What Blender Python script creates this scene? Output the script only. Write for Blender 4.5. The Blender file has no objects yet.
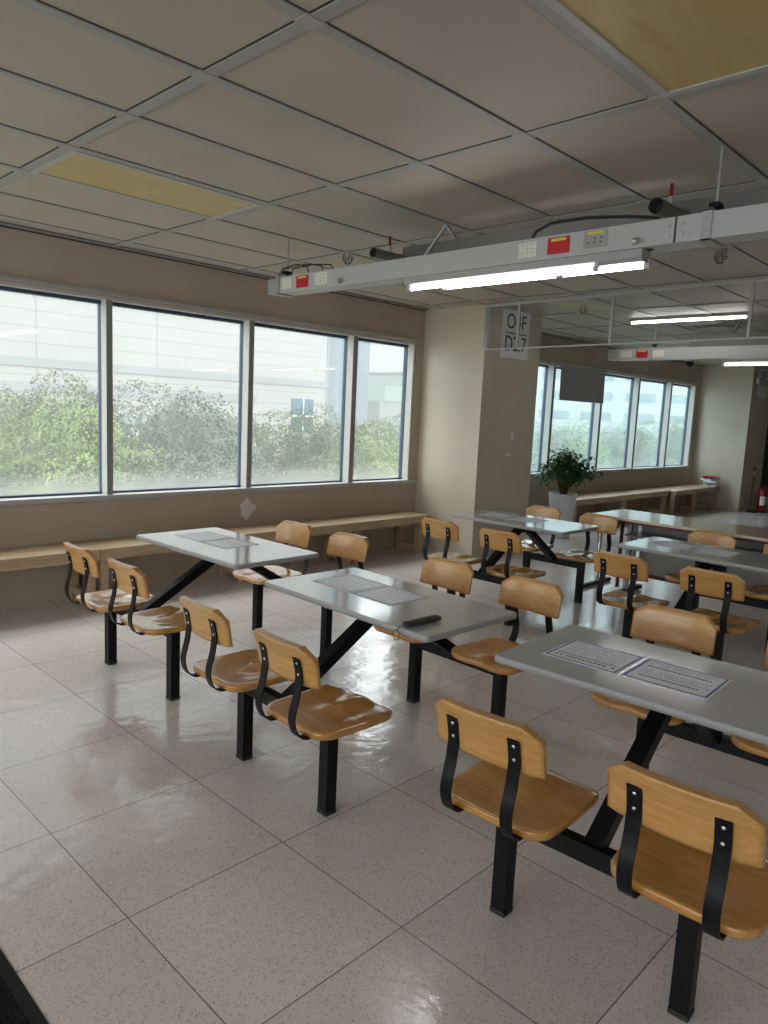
import bpy, bmesh, math, random
from math import sin, cos, pi, radians, sqrt, exp
from mathutils import Vector, Matrix, noise

C = bpy.context.scene.collection
random.seed(7)

# ------------------------------------------------------------------ camera
CAM = dict(f=726.31, yaw=0.8030, pitch=-0.1373, roll=0.0471, h=1.5726)
cam_data = bpy.data.cameras.new('camera')
cam = bpy.data.objects.new('camera', cam_data)
C.objects.link(cam)
_f = Vector((sin(CAM['yaw']) * cos(CAM['pitch']), cos(CAM['yaw']) * cos(CAM['pitch']), sin(CAM['pitch'])))
_r = Vector((cos(CAM['yaw']), -sin(CAM['yaw']), 0))
_u = _r.cross(_f)
_r2 = cos(CAM['roll']) * _r + sin(CAM['roll']) * _u
_u2 = -sin(CAM['roll']) * _r + cos(CAM['roll']) * _u
cam.matrix_world = Matrix(((_r2.x, _u2.x, -_f.x, 0), (_r2.y, _u2.y, -_f.y, 0), (_r2.z, _u2.z, -_f.z, CAM['h']), (0, 0, 0, 1)))
cam_data.sensor_fit = 'HORIZONTAL'
cam_data.sensor_width = 36
cam_data.lens = CAM['f'] * 36 / 768
cam_data.clip_end = 600
bpy.context.scene.camera = cam

# ------------------------------------------------------------------ sky, view
WORLD_STRENGTH = 4.6
TUBE_STRENGTH = 12.0
w = bpy.data.worlds.new('overcast_sky')
bpy.context.scene.world = w
w.use_nodes = True
nt = w.node_tree
nt.nodes.clear()
wo = nt.nodes.new('ShaderNodeOutputWorld')
bg = nt.nodes.new('ShaderNodeBackground')
tc = nt.nodes.new('ShaderNodeTexCoord')
sx = nt.nodes.new('ShaderNodeSeparateXYZ')
cr = nt.nodes.new('ShaderNodeValToRGB')
cr.color_ramp.elements[0].position = 0.0
cr.color_ramp.elements[0].color = (0.80, 0.87, 0.92, 1)
cr.color_ramp.elements[1].position = 0.6
cr.color_ramp.elements[1].color = (1.0, 1.0, 1.0, 1)
nt.links.new(tc.outputs['Generated'], sx.inputs[0])
nt.links.new(sx.outputs['Z'], cr.inputs[0])
nt.links.new(cr.outputs[0], bg.inputs['Color'])
bg.inputs['Strength'].default_value = WORLD_STRENGTH
nt.links.new(bg.outputs[0], wo.inputs['Surface'])

vs = bpy.context.scene.view_settings
vs.view_transform = 'Standard'
vs.look = 'None'
vs.gamma = 1.0
vs.use_curve_mapping = False
vs.exposure = 0.54

# window portals guide sky light in through the window bands
def portal(x0, x1, z0, z1, y):
    d = bpy.data.lights.new('window_portal', 'AREA')
    d.shape = 'RECTANGLE'
    d.size = x1 - x0
    d.size_y = z1 - z0
    d.cycles.is_portal = True
    o = bpy.data.objects.new('window_portal', d)
    o.location = ((x0 + x1) / 2, y, (z0 + z1) / 2)
    o.rotation_euler = (-pi / 2, 0, 0)
    C.objects.link(o)

portal(-3.9, 6.22, 0.81, 2.31, 5.825)
portal(7.60, 14.35, 0.81, 2.31, 5.825)
pd = bpy.data.lights.new('window_portal', 'AREA'); pd.shape = 'RECTANGLE'; pd.size = 9.6; pd.size_y = 1.5; pd.cycles.is_portal = True
po = bpy.data.objects.new('window_portal', pd); po.location = (-4.12, -0.2, 1.57); po.rotation_euler = (pi / 2, 0, -pi / 2); C.objects.link(po)  # portal for the added left wall window band

# ------------------------------------------------------------------ materials
def mat(name, col, rough=0.5, metal=0.0, coat=0.0, spec=0.5, emit=None, estr=0):
    m = bpy.data.materials.new(name)
    m.use_nodes = True
    b = m.node_tree.nodes['Principled BSDF']
    b.inputs['Base Color'].default_value = (*col, 1)
    b.inputs['Roughness'].default_value = rough
    b.inputs['Metallic'].default_value = metal
    b.inputs['Coat Weight'].default_value = coat
    b.inputs['Coat Roughness'].default_value = 0.12
    b.inputs['Specular IOR Level'].default_value = spec
    if emit:
        b.inputs['Emission Color'].default_value = (*emit, 1)
        b.inputs['Emission Strength'].default_value = estr
    return m

def nodes(m):
    return m.node_tree, m.node_tree.nodes, m.node_tree.links, m.node_tree.nodes['Principled BSDF']

def noise_col(m, c1, c2, scale, detail=4, stretch=(1, 1, 1), coord='Object', lo=0.35, hi=0.65, bump=0.0, bscale=None):
    t, n, l, b = nodes(m)
    co = n.new('ShaderNodeTexCoord')
    mp = n.new('ShaderNodeMapping')
    mp.inputs['Scale'].default_value = stretch
    nz = n.new('ShaderNodeTexNoise')
    nz.inputs['Scale'].default_value = scale
    nz.inputs['Detail'].default_value = detail
    r = n.new('ShaderNodeValToRGB')
    r.color_ramp.elements[0].position = lo
    r.color_ramp.elements[0].color = (*c1, 1)
    r.color_ramp.elements[1].position = hi
    r.color_ramp.elements[1].color = (*c2, 1)
    l.new(co.outputs[coord], mp.inputs[0])
    l.new(mp.outputs[0], nz.inputs['Vector'])
    l.new(nz.outputs['Fac'], r.inputs[0])
    l.new(r.outputs[0], b.inputs['Base Color'])
    if bump:
        bp = n.new('ShaderNodeBump')
        bp.inputs['Strength'].default_value = bump
        bp.inputs['Distance'].default_value = 0.01
        l.new(nz.outputs['Fac'], bp.inputs['Height'])
        l.new(bp.outputs[0], b.inputs['Normal'])
    return m

M = {}
M['wall'] = noise_col(mat('beige_wall_paint', (0.5, 0.44, 0.34), 0.75, spec=0.3), (0.430, 0.350, 0.262), (0.480, 0.395, 0.300), 1.3, 5, (1, 1, 0.6))
M['column'] = noise_col(mat('beige_column_panel', (0.5, 0.44, 0.34), 0.32, spec=0.4), (0.55, 0.475, 0.37), (0.60, 0.525, 0.415), 1.1, 4)
M['ceil'] = noise_col(mat('beige_metal_ceiling_panel', (0.5, 0.46, 0.39), 0.5, spec=0.4), (0.440, 0.380, 0.312), (0.485, 0.425, 0.357), 1.7, 4)
M['bar'] = mat('grey_ceiling_bar', (0.37, 0.36, 0.35), 0.45, spec=0.5)
M['gap'] = mat('dark_gap', (0.06, 0.055, 0.05), 0.9)
M['plate'] = mat('ceiling_joint_plate', (0.42, 0.40, 0.37), 0.6)
M['white_metal'] = mat('white_enamelled_metal', (0.45, 0.45, 0.44), 0.35)
M['grey_metal'] = mat('galvanised_grey_metal', (0.40, 0.41, 0.41), 0.42, metal=0.4)
M['dark_duct'] = mat('dark_grey_duct', (0.14, 0.135, 0.125), 0.55)
M['black_metal'] = mat('black_powder_coated_steel', (0.006, 0.006, 0.007), 0.42, spec=0.2)
M['black_rubber'] = mat('black_rubber', (0.02, 0.02, 0.02), 0.7)
M['steel'] = mat('bright_steel', (0.62, 0.62, 0.6), 0.3, metal=1.0)
M['chrome'] = mat('chrome', (0.75, 0.75, 0.75), 0.15, metal=1.0)
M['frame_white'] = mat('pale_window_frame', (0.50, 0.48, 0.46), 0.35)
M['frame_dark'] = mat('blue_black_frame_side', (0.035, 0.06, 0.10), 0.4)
M['frame_front_shade'] = mat('brown_grey_shaded_frame_front', (0.27, 0.245, 0.225), 0.45)  # same bars as the pale cheeks, with shade put into the colour
M['sill_top'] = mat('white_glossy_sill_top', (0.80, 0.80, 0.80), 0.22)
M['sill'] = mat('grey_sill_edge', (0.42, 0.42, 0.41), 0.3)
M['blind'] = mat('grey_blind_fabric', (0.33, 0.32, 0.32), 0.9)
M['paper'] = mat('white_paper', (0.84, 0.84, 0.92), 0.35)
M['print_dark'] = mat('dark_print', (0.06, 0.06, 0.09), 0.6)
M['print_grey'] = mat('grey_print', (0.40, 0.40, 0.46), 0.6)
M['print_red'] = mat('reddish_print', (0.42, 0.22, 0.24), 0.6)
M['print_blue'] = mat('blue_border_print', (0.07, 0.15, 0.36), 0.5)
M['print_navy'] = mat('navy_lettering', (0.02, 0.03, 0.12), 0.6)
M['cream_label'] = mat('cream_label', (0.72, 0.68, 0.58), 0.5)
M['red_label'] = mat('red_label', (0.50, 0.015, 0.02), 0.4)
M['yellow_label'] = mat('yellow_strip', (0.75, 0.6, 0.08), 0.5)
M['red_paint'] = mat('red_paint', (0.22, 0.008, 0.010), 0.3)
M['pot'] = mat('white_planter', (0.62, 0.62, 0.63), 0.35)
M['soil'] = mat('soil', (0.04, 0.025, 0.015), 0.95)
M['stem'] = mat('plant_stem', (0.10, 0.07, 0.03), 0.8)
M['bark'] = mat('bark', (0.10, 0.08, 0.06), 0.9)
M['folding_top'] = mat('cream_folding_table_top', (0.66, 0.55, 0.44), 0.14)
M['dark_red'] = mat('dark_red_edging', (0.12, 0.012, 0.02), 0.45)
M['panel_grey'] = mat('pale_grey_panel', (0.34, 0.33, 0.31), 0.5)
M['black_door'] = mat('near_black_door', (0.010, 0.009, 0.010), 0.5)
M['tube'] = mat('lit_fluorescent_tube', (1, 1, 1), 0.4, emit=(1.0, 0.98, 0.97), estr=TUBE_STRENGTH)
M['label_white'] = mat('white_label', (0.82, 0.83, 0.86), 0.5)
M['bluegrey_cover'] = mat('blue_grey_cover', (0.20, 0.25, 0.30), 0.5)

M['table'] = noise_col(mat('grey_laminate', (0.42, 0.42, 0.43), 0.10, spec=1.0, coat=0.4), (0.50, 0.495, 0.50), (0.535, 0.53, 0.535), 3, 5)
M['table_edge'] = mat('grey_table_edging', (0.36, 0.35, 0.35), 0.35)
M['mat'] = noise_col(mat('black_carpet_mat', (0.012, 0.015, 0.016), 0.95, spec=0.1), (0.006, 0.008, 0.009), (0.02, 0.024, 0.026), 90, 6, bump=0.6)
M['mat_edge'] = mat('dark_rubber_edge', (0.03, 0.035, 0.033), 0.8, spec=0.2)
M['marble'] = mat('pale_patch', (0.72, 0.70, 0.70), 0.6)

def wood(name, c1, c2, stretch, rough=0.28, coat=0.6, scale=9.0):
    m = mat(name, c1, rough, coat=coat)
    t, n, l, b = nodes(m)
    co = n.new('ShaderNodeTexCoord')
    mp = n.new('ShaderNodeMapping')
    mp.inputs['Scale'].default_value = stretch
    oi = n.new('ShaderNodeObjectInfo')
    ad = n.new('ShaderNodeVectorMath'); ad.operation = 'ADD'
    sc = n.new('ShaderNodeVectorMath'); sc.operation = 'SCALE'
    cmb = n.new('ShaderNodeCombineXYZ')
    l.new(oi.outputs['Random'], cmb.inputs[0]); l.new(oi.outputs['Random'], cmb.inputs[1]); l.new(oi.outputs['Random'], cmb.inputs[2])
    l.new(cmb.outputs[0], sc.inputs[0]); sc.inputs['Scale'].default_value = 7.0
    l.new(co.outputs['Object'], ad.inputs[0]); l.new(sc.outputs[0], ad.inputs[1])
    l.new(ad.outputs[0], mp.inputs[0])
    nz = n.new('ShaderNodeTexNoise')
    nz.inputs['Scale'].default_value = scale
    nz.inputs['Detail'].default_value = 5
    nz.inputs['Distortion'].default_value = 0.6
    l.new(mp.outputs[0], nz.inputs['Vector'])
    r = n.new('ShaderNodeValToRGB')
    r.color_ramp.elements[0].position = 0.35; r.color_ramp.elements[0].color = (*c1, 1)
    r.color_ramp.elements[1].position = 0.68; r.color_ramp.elements[1].color = (*c2, 1)
    l.new(nz.outputs['Fac'], r.inputs[0])
    l.new(r.outputs[0], b.inputs['Base Color'])
    b.inputs['Coat Roughness'].default_value = 0.10
    return m

M['seat_wood'] = wood('honey_plywood_seat', (0.48, 0.210, 0.040), (0.59, 0.290, 0.072), (3, 0.5, 3), 0.26, 0.9, 14)
M['back_wood'] = wood('honey_plywood_back', (0.48, 0.235, 0.062), (0.59, 0.315, 0.100), (5, 0.5, 5), 0.35, 0.3, 14)
M['bench_wood'] = wood('pale_pine_board', (0.40, 0.275, 0.165), (0.49, 0.360, 0.230), (0.7, 9, 9), 0.5, 0.1, 5)

# floor: vinyl tiles with terrazzo speckle and a wavy polish
S = 0.5943; TX = 0.957; TY = 1.3386
def floor_mat():
    m = mat('speckled_polished_tile', (0.45, 0.42, 0.42), 0.2)
    t, n, l, b = nodes(m)
    def N(k): return n.new(k)
    def math_(op, a=None, bb=None):
        x = N('ShaderNodeMath'); x.operation = op
        for i, v in enumerate((a, bb)):
            if v is None: continue
            if isinstance(v, (int, float)): x.inputs[i].default_value = v
            else: l.new(v, x.inputs[i])
        return x.outputs[0]
    co = N('ShaderNodeTexCoord'); P = co.outputs['Object']
    sp = N('ShaderNodeSeparateXYZ'); l.new(P, sp.inputs[0])
    dist = []
    cells = []
    for ax, off in (('X', TX), ('Y', TY)):
        v = math_('DIVIDE', math_('SUBTRACT', sp.outputs[ax], off), S)
        fl = math_('FLOOR', v); cells.append(fl)
        fr = math_('SUBTRACT', v, fl)
        dist.append(math_('MINIMUM', fr, math_('SUBTRACT', 1.0, fr)))
    d = math_('MINIMUM', dist[0], dist[1])
    line = math_('LESS_THAN', d, 0.0032)
    cc = N('ShaderNodeCombineXYZ'); l.new(cells[0], cc.inputs[0]); l.new(cells[1], cc.inputs[1])
    wn = N('ShaderNodeTexWhiteNoise'); wn.noise_dimensions = '3D'; l.new(cc.outputs[0], wn.inputs['Vector'])
    # speckle
    v1 = N('ShaderNodeTexVoronoi'); v1.inputs['Scale'].default_value = 210; l.new(P, v1.inputs['Vector'])
    chip = N('ShaderNodeValToRGB')
    chip.color_ramp.interpolation = 'CONSTANT'
    e = chip.color_ramp.elements
    e[0].position = 0; e[0].color = (0.55, 0.48, 0.465, 1)
    e[1].position = 0.12; e[1].color = (0.75, 0.675, 0.66, 1)
    x = e.new(0.45); x.color = (0.78, 0.705, 0.69, 1)
    x = e.new(0.75); x.color = (0.725, 0.65, 0.635, 1)
    sp2 = N('ShaderNodeSeparateColor'); l.new(v1.outputs['Color'], sp2.inputs[0])
    l.new(sp2.outputs[0], chip.inputs[0])
    # tile tone
    tone = N('ShaderNodeMixRGB'); tone.blend_type = 'MULTIPLY'; tone.inputs[0].default_value = 1.0
    tr = N('ShaderNodeMapRange'); tr.inputs['To Min'].default_value = 0.94; tr.inputs['To Max'].default_value = 1.04
    l.new(wn.outputs['Value'], tr.inputs['Value'])
    l.new(chip.outputs[0], tone.inputs[1]); l.new(tr.outputs[0], tone.inputs[2])
    mx = N('ShaderNodeMixRGB'); l.new(line, mx.inputs[0]); l.new(tone.outputs[0], mx.inputs[1]); mx.inputs[2].default_value = (0.19, 0.165, 0.155, 1)
    l.new(mx.outputs[0], b.inputs['Base Color'])
    # worn polish
    nz = N('ShaderNodeTexNoise'); nz.inputs['Scale'].default_value = 2.6; nz.inputs['Detail'].default_value = 6; nz.inputs['Roughness'].default_value = 0.6
    l.new(P, nz.inputs['Vector'])
    rr = N('ShaderNodeMapRange'); rr.inputs['From Min'].default_value = 0.35; rr.inputs['From Max'].default_value = 0.65
    rr.inputs['To Min'].default_value = 0.08; rr.inputs['To Max'].default_value = 0.22
    l.new(nz.outputs['Fac'], rr.inputs['Value']); l.new(rr.outputs[0], b.inputs['Roughness'])
    b.inputs['Specular IOR Level'].default_value = 1.0
    n2 = N('ShaderNodeTexNoise'); n2.inputs['Scale'].default_value = 11; n2.inputs['Detail'].default_value = 3
    l.new(P, n2.inputs['Vector'])
    sub = math_('SUBTRACT', n2.outputs['Fac'], math_('MULTIPLY', line, 0.3))
    bp = N('ShaderNodeBump'); bp.inputs['Strength'].default_value = 0.22; bp.inputs['Distance'].default_value = 0.012
    l.new(sub, bp.inputs['Height']); l.new(bp.outputs[0], b.inputs['Normal'])
    return m
M['floor'] = floor_mat()

def glass_mat(name, tint, veil, veil_col, fog=0.0, ior=1.5):
    m = bpy.data.materials.new(name); m.use_nodes = True
    t = m.node_tree; n = t.nodes; l = t.links
    n.clear()
    out = n.new('ShaderNodeOutputMaterial')
    tr = n.new('ShaderNodeBsdfTransparent'); tr.inputs[0].default_value = (*tint, 1)
    tl = n.new('ShaderNodeBsdfTranslucent'); tl.inputs[0].default_value = (*veil_col, 1)
    gl = n.new('ShaderNodeBsdfGlossy'); gl.inputs['Roughness'].default_value = 0.0
    fr = n.new('ShaderNodeFresnel'); fr.inputs['IOR'].default_value = ior
    m1 = n.new('ShaderNodeMixShader'); m2 = n.new('ShaderNodeMixShader')
    if veil > 0:
        co = n.new('ShaderNodeTexCoord'); sp = n.new('ShaderNodeSeparateXYZ'); l.new(co.outputs['Object'], sp.inputs[0])
        nz = n.new('ShaderNodeTexNoise'); nz.inputs['Scale'].default_value = 1.4; nz.inputs['Detail'].default_value = 5
        l.new(co.outputs['Object'], nz.inputs['Vector'])
        r = n.new('ShaderNodeMapRange'); r.inputs['From Min'].default_value = 0.3; r.inputs['From Max'].default_value = 0.7
        r.inputs['To Min'].default_value = veil * 0.72; r.inputs['To Max'].default_value = veil * 1.3
        l.new(nz.outputs['Fac'], r.inputs['Value'])
        zb = n.new('ShaderNodeMapRange'); zb.inputs['From Min'].default_value = 0.82; zb.inputs['From Max'].default_value = 1.0
        zb.inputs['To Min'].default_value = fog; zb.inputs['To Max'].default_value = 0.0
        l.new(sp.outputs['Z'], zb.inputs['Value'])
        ad = n.new('ShaderNodeMath'); ad.operation = 'ADD'; ad.use_clamp = True
        l.new(r.outputs[0], ad.inputs[0]); l.new(zb.outputs[0], ad.inputs[1])
    else:
        m1.inputs[0].default_value = 0
    ge = n.new('ShaderNodeNewGeometry')
    inv = n.new('ShaderNodeMath'); inv.operation = 'SUBTRACT'; inv.inputs[0].default_value = 1.0; l.new(ge.outputs['Backfacing'], inv.inputs[1])
    def gated(sock, dest):
        k = n.new('ShaderNodeMath'); k.operation = 'MULTIPLY'; l.new(sock, k.inputs[0]); l.new(inv.outputs[0], k.inputs[1]); l.new(k.outputs[0], dest)
    if veil > 0: gated(ad.outputs[0], m1.inputs[0])
    l.new(tr.outputs[0], m1.inputs[1]); l.new(tl.outputs[0], m1.inputs[2])
    gated(fr.outputs[0], m2.inputs[0]); l.new(m1.outputs[0], m2.inputs[1]); l.new(gl.outputs[0], m2.inputs[2])
    l.new(m2.outputs[0], out.inputs['Surface'])
    return m
M['glass'] = glass_mat('dusty_window_glass', (0.94, 0.965, 0.96), 0.15, (0.80, 0.83, 0.82), 0.22)
M['glass_green'] = glass_mat('dusty_greenish_window_glass', (0.87, 0.96, 0.98), 0.25, (0.69, 0.84, 0.87), 0.1)
M['clear_glass'] = glass_mat('clear_smoke_curtain_glass', (0.90, 0.91, 0.90), 0, (1, 1, 1))

def diffuser_mat(name, c1, c2, c3):
    m = mat(name, c1, 0.35)
    t, n, l, b = nodes(m)
    co = n.new('ShaderNodeTexCoord')
    mp = n.new('ShaderNodeMapping'); mp.inputs['Scale'].default_value = (0.9, 3.4, 1)
    nz = n.new('ShaderNodeTexNoise'); nz.inputs['Scale'].default_value = 2.2; nz.inputs['Detail'].default_value = 3
    r = n.new('ShaderNodeValToRGB'); e = r.color_ramp.elements
    e[0].position = 0.3; e[0].color = (*c1, 1); e[1].position = 0.55; e[1].color = (*c2, 1)
    x = e.new(0.8); x.color = (*c3, 1)
    l.new(co.outputs['Object'], mp.inputs[0]); l.new(mp.outputs[0], nz.inputs['Vector']); l.new(nz.outputs['Fac'], r.inputs[0])
    l.new(r.outputs[0], b.inputs['Base Color'])
    return m
M['diffuser'] = diffuser_mat('yellowed_diffuser', (0.52, 0.36, 0.11), (0.56, 0.43, 0.18), (0.46, 0.28, 0.07))

def leaf_mat(name, c1, c2):
    m = mat(name, c1, 0.6, spec=0.3)
    t, n, l, b = nodes(m)
    g = n.new('ShaderNodeNewGeometry')
    nz = n.new('ShaderNodeTexNoise'); nz.inputs['Scale'].default_value = 1.3; nz.inputs['Detail'].default_value = 4
    co = n.new('ShaderNodeTexCoord'); l.new(co.outputs['Object'], nz.inputs['Vector'])
    mx = n.new('ShaderNodeMixRGB')
    r = n.new('ShaderNodeMapRange'); r.inputs['From Min'].default_value = 0.4; r.inputs['From Max'].default_value = 0.6
    l.new(nz.outputs['Fac'], r.inputs['Value']); l.new(r.outputs[0], mx.inputs[0])
    mx.inputs[1].default_value = (*c1, 1); mx.inputs[2].default_value = (*c2, 1)
    l.new(mx.outputs[0], b.inputs['Base Color'])
    b.inputs['Subsurface Weight'].default_value = 0.0
    return m
M['leaf_bright'] = leaf_mat('bright_spring_leaves', (0.066, 0.109, 0.025), (0.114, 0.158, 0.038))
M['leaf_olive'] = leaf_mat('olive_leaves', (0.054, 0.066, 0.027), (0.082, 0.087, 0.041))
M['leaf_green'] = leaf_mat('mid_green_leaves', (0.030, 0.052, 0.019), (0.071, 0.093, 0.033))
M['leaf_blue'] = leaf_mat('blue_green_leaves', (0.038, 0.060, 0.041), (0.066, 0.090, 0.060))
M['leaf_pot'] = leaf_mat('glossy_dark_green_leaves', (0.025, 0.08, 0.02), (0.07, 0.17, 0.04))
M['ground'] = noise_col(mat('outside_ground', (0.15, 0.17, 0.1), 0.9), (0.12, 0.15, 0.08), (0.2, 0.2, 0.14), 0.5)

def facade_mat(name, base, line, w_, h_, ox=0.0, oz=0.0, ax='X'):
    m = mat(name, base, 0.7, spec=0.2)
    t, n, l, b = nodes(m)
    def math_(op, a, bb):
        x = n.new('ShaderNodeMath'); x.operation = op
        for i, v in enumerate((a, bb)):
            if isinstance(v, (int, float)): x.inputs[i].default_value = v
            else: l.new(v, x.inputs[i])
        return x.outputs[0]
    co = n.new('ShaderNodeTexCoord'); sp = n.new('ShaderNodeSeparateXYZ'); l.new(co.outputs['Object'], sp.inputs[0])
    a = math_('FRACT', math_('DIVIDE', math_('SUBTRACT', sp.outputs[ax], ox), w_), 0)
    c = math_('FRACT', math_('DIVIDE', math_('SUBTRACT', sp.outputs['Z'], oz), h_), 0)
    mk = math_('MAXIMUM', math_('LESS_THAN', a, 0.09 / w_), math_('LESS_THAN', c, 0.05 / h_))
    mx = n.new('ShaderNodeMixRGB'); l.new(mk, mx.inputs[0]); mx.inputs[1].default_value = (*base, 1); mx.inputs[2].default_value = (*line, 1)
    l.new(mx.outputs[0], b.inputs['Base Color'])
    return m
M['facade'] = facade_mat('white_panel_facade', (0.224, 0.217, 0.209), (0.179, 0.170, 0.162), 5.95, 0.72, 12.95, 0.1)
M['facade_blue'] = facade_mat('blue_grey_panel_facade', (0.130, 0.148, 0.166), (0.111, 0.127, 0.149), 1.6, 0.72, 0, 0.1)
M['facade_band'] = mat('grey_facade_band', (0.158, 0.169, 0.174), 0.7)
M['facade_green'] = facade_mat('pale_green_facade', (0.180, 0.217, 0.206), (0.179, 0.222, 0.212), 8, 3.0)
M['facade_far'] = facade_mat('far_white_facade', (0.265, 0.275, 0.275), (0.263, 0.280, 0.283), 12, 2.2)
M['window_blue'] = mat('blue_window_glass', (0.032, 0.074, 0.105), 0.15)
M['window_grey'] = mat('grey_window_glass', (0.084, 0.116, 0.126), 0.2)
M['window_dim'] = mat('dim_window_glass', (0.116, 0.144, 0.152), 0.3)

# ------------------------------------------------------------------ mesh helpers
class MB:
    def __init__(s):
        s.v = []; s.f = []; s.m = []; s.sm = []
    def add(s, vs_, fs, mi=0, smooth=False, mx=None):
        b = len(s.v)
        for v in vs_:
            v = Vector(v)
            s.v.append(mx @ v if mx is not None else v)
        for f in fs:
            s.f.append([i + b for i in f]); s.m.append(mi); s.sm.append(smooth)
        return s
    def box(s, x0, x1, y0, y1, z0, z1, mi=0, mx=None, bev=0.0):
        if bev <= 0:
            vs_ = [(x, y, z) for z in (z0, z1) for y in (y0, y1) for x in (x0, x1)]
            return s.add(vs_, [(0, 2, 3, 1), (4, 5, 7, 6), (0, 1, 5, 4), (2, 6, 7, 3), (0, 4, 6, 2), (1, 3, 7, 5)], mi, False, mx)
        bm = bmesh.new()
        bmesh.ops.create_cube(bm, size=1)
        for v in bm.verts:
            v.co = Vector(((x0 + x1) / 2 + v.co.x * (x1 - x0), (y0 + y1) / 2 + v.co.y * (y1 - y0), (z0 + z1) / 2 + v.co.z * (z1 - z0)))
        bmesh.ops.bevel(bm, geom=bm.edges[:], offset=bev, segments=2, profile=0.7, affect='EDGES')
        bm.verts.index_update()
        s.add([v.co.copy() for v in bm.verts], [[v.index for v in f.verts] for f in bm.faces], mi, False, mx)
        bm.free()
        return s
    def beam(s, a, b, w_, h_, mi=0, up=(0, 0, 1), bev=0.003):
        a = Vector(a); b = Vector(b); d = (b - a); L = d.length; d.normalize()
        up = Vector(up); sd = d.cross(up)
        if sd.length < 1e-4: sd = d.cross(Vector((1, 0, 0)))
        sd.normalize(); u = sd.cross(d)
        mx = Matrix(((d.x, sd.x, u.x, a.x), (d.y, sd.y, u.y, a.y), (d.z, sd.z, u.z, a.z), (0, 0, 0, 1)))
        return s.box(0, L, -w_ / 2, w_ / 2, -h_ / 2, h_ / 2, mi, mx, bev)
    def tube(s, pts, r, mi=0, seg=10, caps=True):
        pts = [Vector(p) for p in pts]
        rr = r if isinstance(r, (list, tuple)) else [r] * len(pts)
        rings = []; prev = None
        for i, p in enumerate(pts):
            if i == 0: d = pts[1] - pts[0]
            elif i == len(pts) - 1: d = pts[-1] - pts[-2]
            else: d = (pts[i + 1] - pts[i]).normalized() + (pts[i] - pts[i - 1]).normalized()
            d.normalize()
            if prev is None:
                a = d.orthogonal().normalized()
            else:
                a = (prev - d * prev.dot(d)).normalized()
            prev = a; b = d.cross(a)
            rings.append([p + (a * cos(2 * pi * k / seg) + b * sin(2 * pi * k / seg)) * rr[i] for k in range(seg)])
        vs_ = [v for r_ in rings for v in r_]
        fs = []
        for i in range(len(pts) - 1):
            for k in range(seg):
                k2 = (k + 1) % seg
                fs.append((i * seg + k, i * seg + k2, (i + 1) * seg + k2, (i + 1) * seg + k))
        s.add(vs_, fs, mi, True)
        if caps:
            s.add(rings[0], [list(range(seg))[::-1]], mi); s.add(rings[-1], [list(range(seg))], mi)
        return s
    def lathe(s, prof, cx=0, cy=0, mi=0, seg=28, smooth=True):
        vs_ = []; fs = []
        for r, z in prof:
            for k in range(seg):
                a = 2 * pi * k / seg
                vs_.append((cx + r * cos(a), cy + r * sin(a), z))
        for i in range(len(prof) - 1):
            for k in range(seg):
                k2 = (k + 1) % seg
                fs.append((i * seg + k, i * seg + k2, (i + 1) * seg + k2, (i + 1) * seg + k))
        return s.add(vs_, fs, mi, smooth)
    def prism(s, outline, z0, z1, mi=0, mx=None, smooth=False):
        n = len(outline)
        vs_ = [(x, y, z0) for x, y in outline] + [(x, y, z1) for x, y in outline]
        fs = [list(range(n))[::-1], [i + n for i in range(n)]] + [(i, (i + 1) % n, (i + 1) % n + n, i + n) for i in range(n)]
        return s.add(vs_, fs, mi, smooth, mx)
    def build(s, name, mats, parent=None):
        me = bpy.data.meshes.new(name)
        me.from_pydata([tuple(v) for v in s.v], [], s.f)
        if not isinstance(mats, (list, tuple)): mats = [mats]
        for m in mats: me.materials.append(m)
        me.polygons.foreach_set('material_index', s.m)
        me.polygons.foreach_set('use_smooth', s.sm)
        me.update()
        o = bpy.data.objects.new(name, me)
        C.objects.link(o)
        if parent is not None: o.parent = parent
        return o

def thing(name, label, cat, loc=(0, 0, 0), rz=0, group=None):
    o = bpy.data.objects.new(name, None)
    o.empty_display_size = 0.1
    C.objects.link(o)
    o.location = loc; o.rotation_euler = (0, 0, rz)
    o['label'] = label; o['category'] = cat
    if group: o['group'] = group
    return o

def tag(o, label, cat, group=None):
    o['label'] = label; o['category'] = cat
    if group: o['group'] = group
    return o

def struct(o):
    o['kind'] = 'structure'
    return o

def copy_tree(o, parent=None):
    c = o.copy(); C.objects.link(c)
    if parent is not None: c.parent = parent
    for ch in list(o.children): copy_tree(ch, c)
    return c

def rrect(x0, x1, y0, y1, r, seg=5):
    pts = []
    for cx, cy, a0 in ((x1 - r, y1 - r, 0), (x0 + r, y1 - r, pi / 2), (x0 + r, y0 + r, pi), (x1 - r, y0 + r, 3 * pi / 2)):
        for k in range(seg + 1):
            a = a0 + pi / 2 * k / seg
            pts.append((cx + r * cos(a), cy + r * sin(a)))
    return pts

# ================================================================== STRUCTURE
H = 2.75; YW = 5.667; XP = 6.40; YP = 4.80
XL = -4.0; XR = 19.0; YB = -6.0
struct(MB().box(XL - 0.2, XR, YB, YW + 0.3, -0.12, 0).build('floor', M['floor']))
struct(MB().box(XL - 0.2, XR, YB, YW + 0.3, H, H + 0.1).build('ceiling', M['ceil']))

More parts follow.
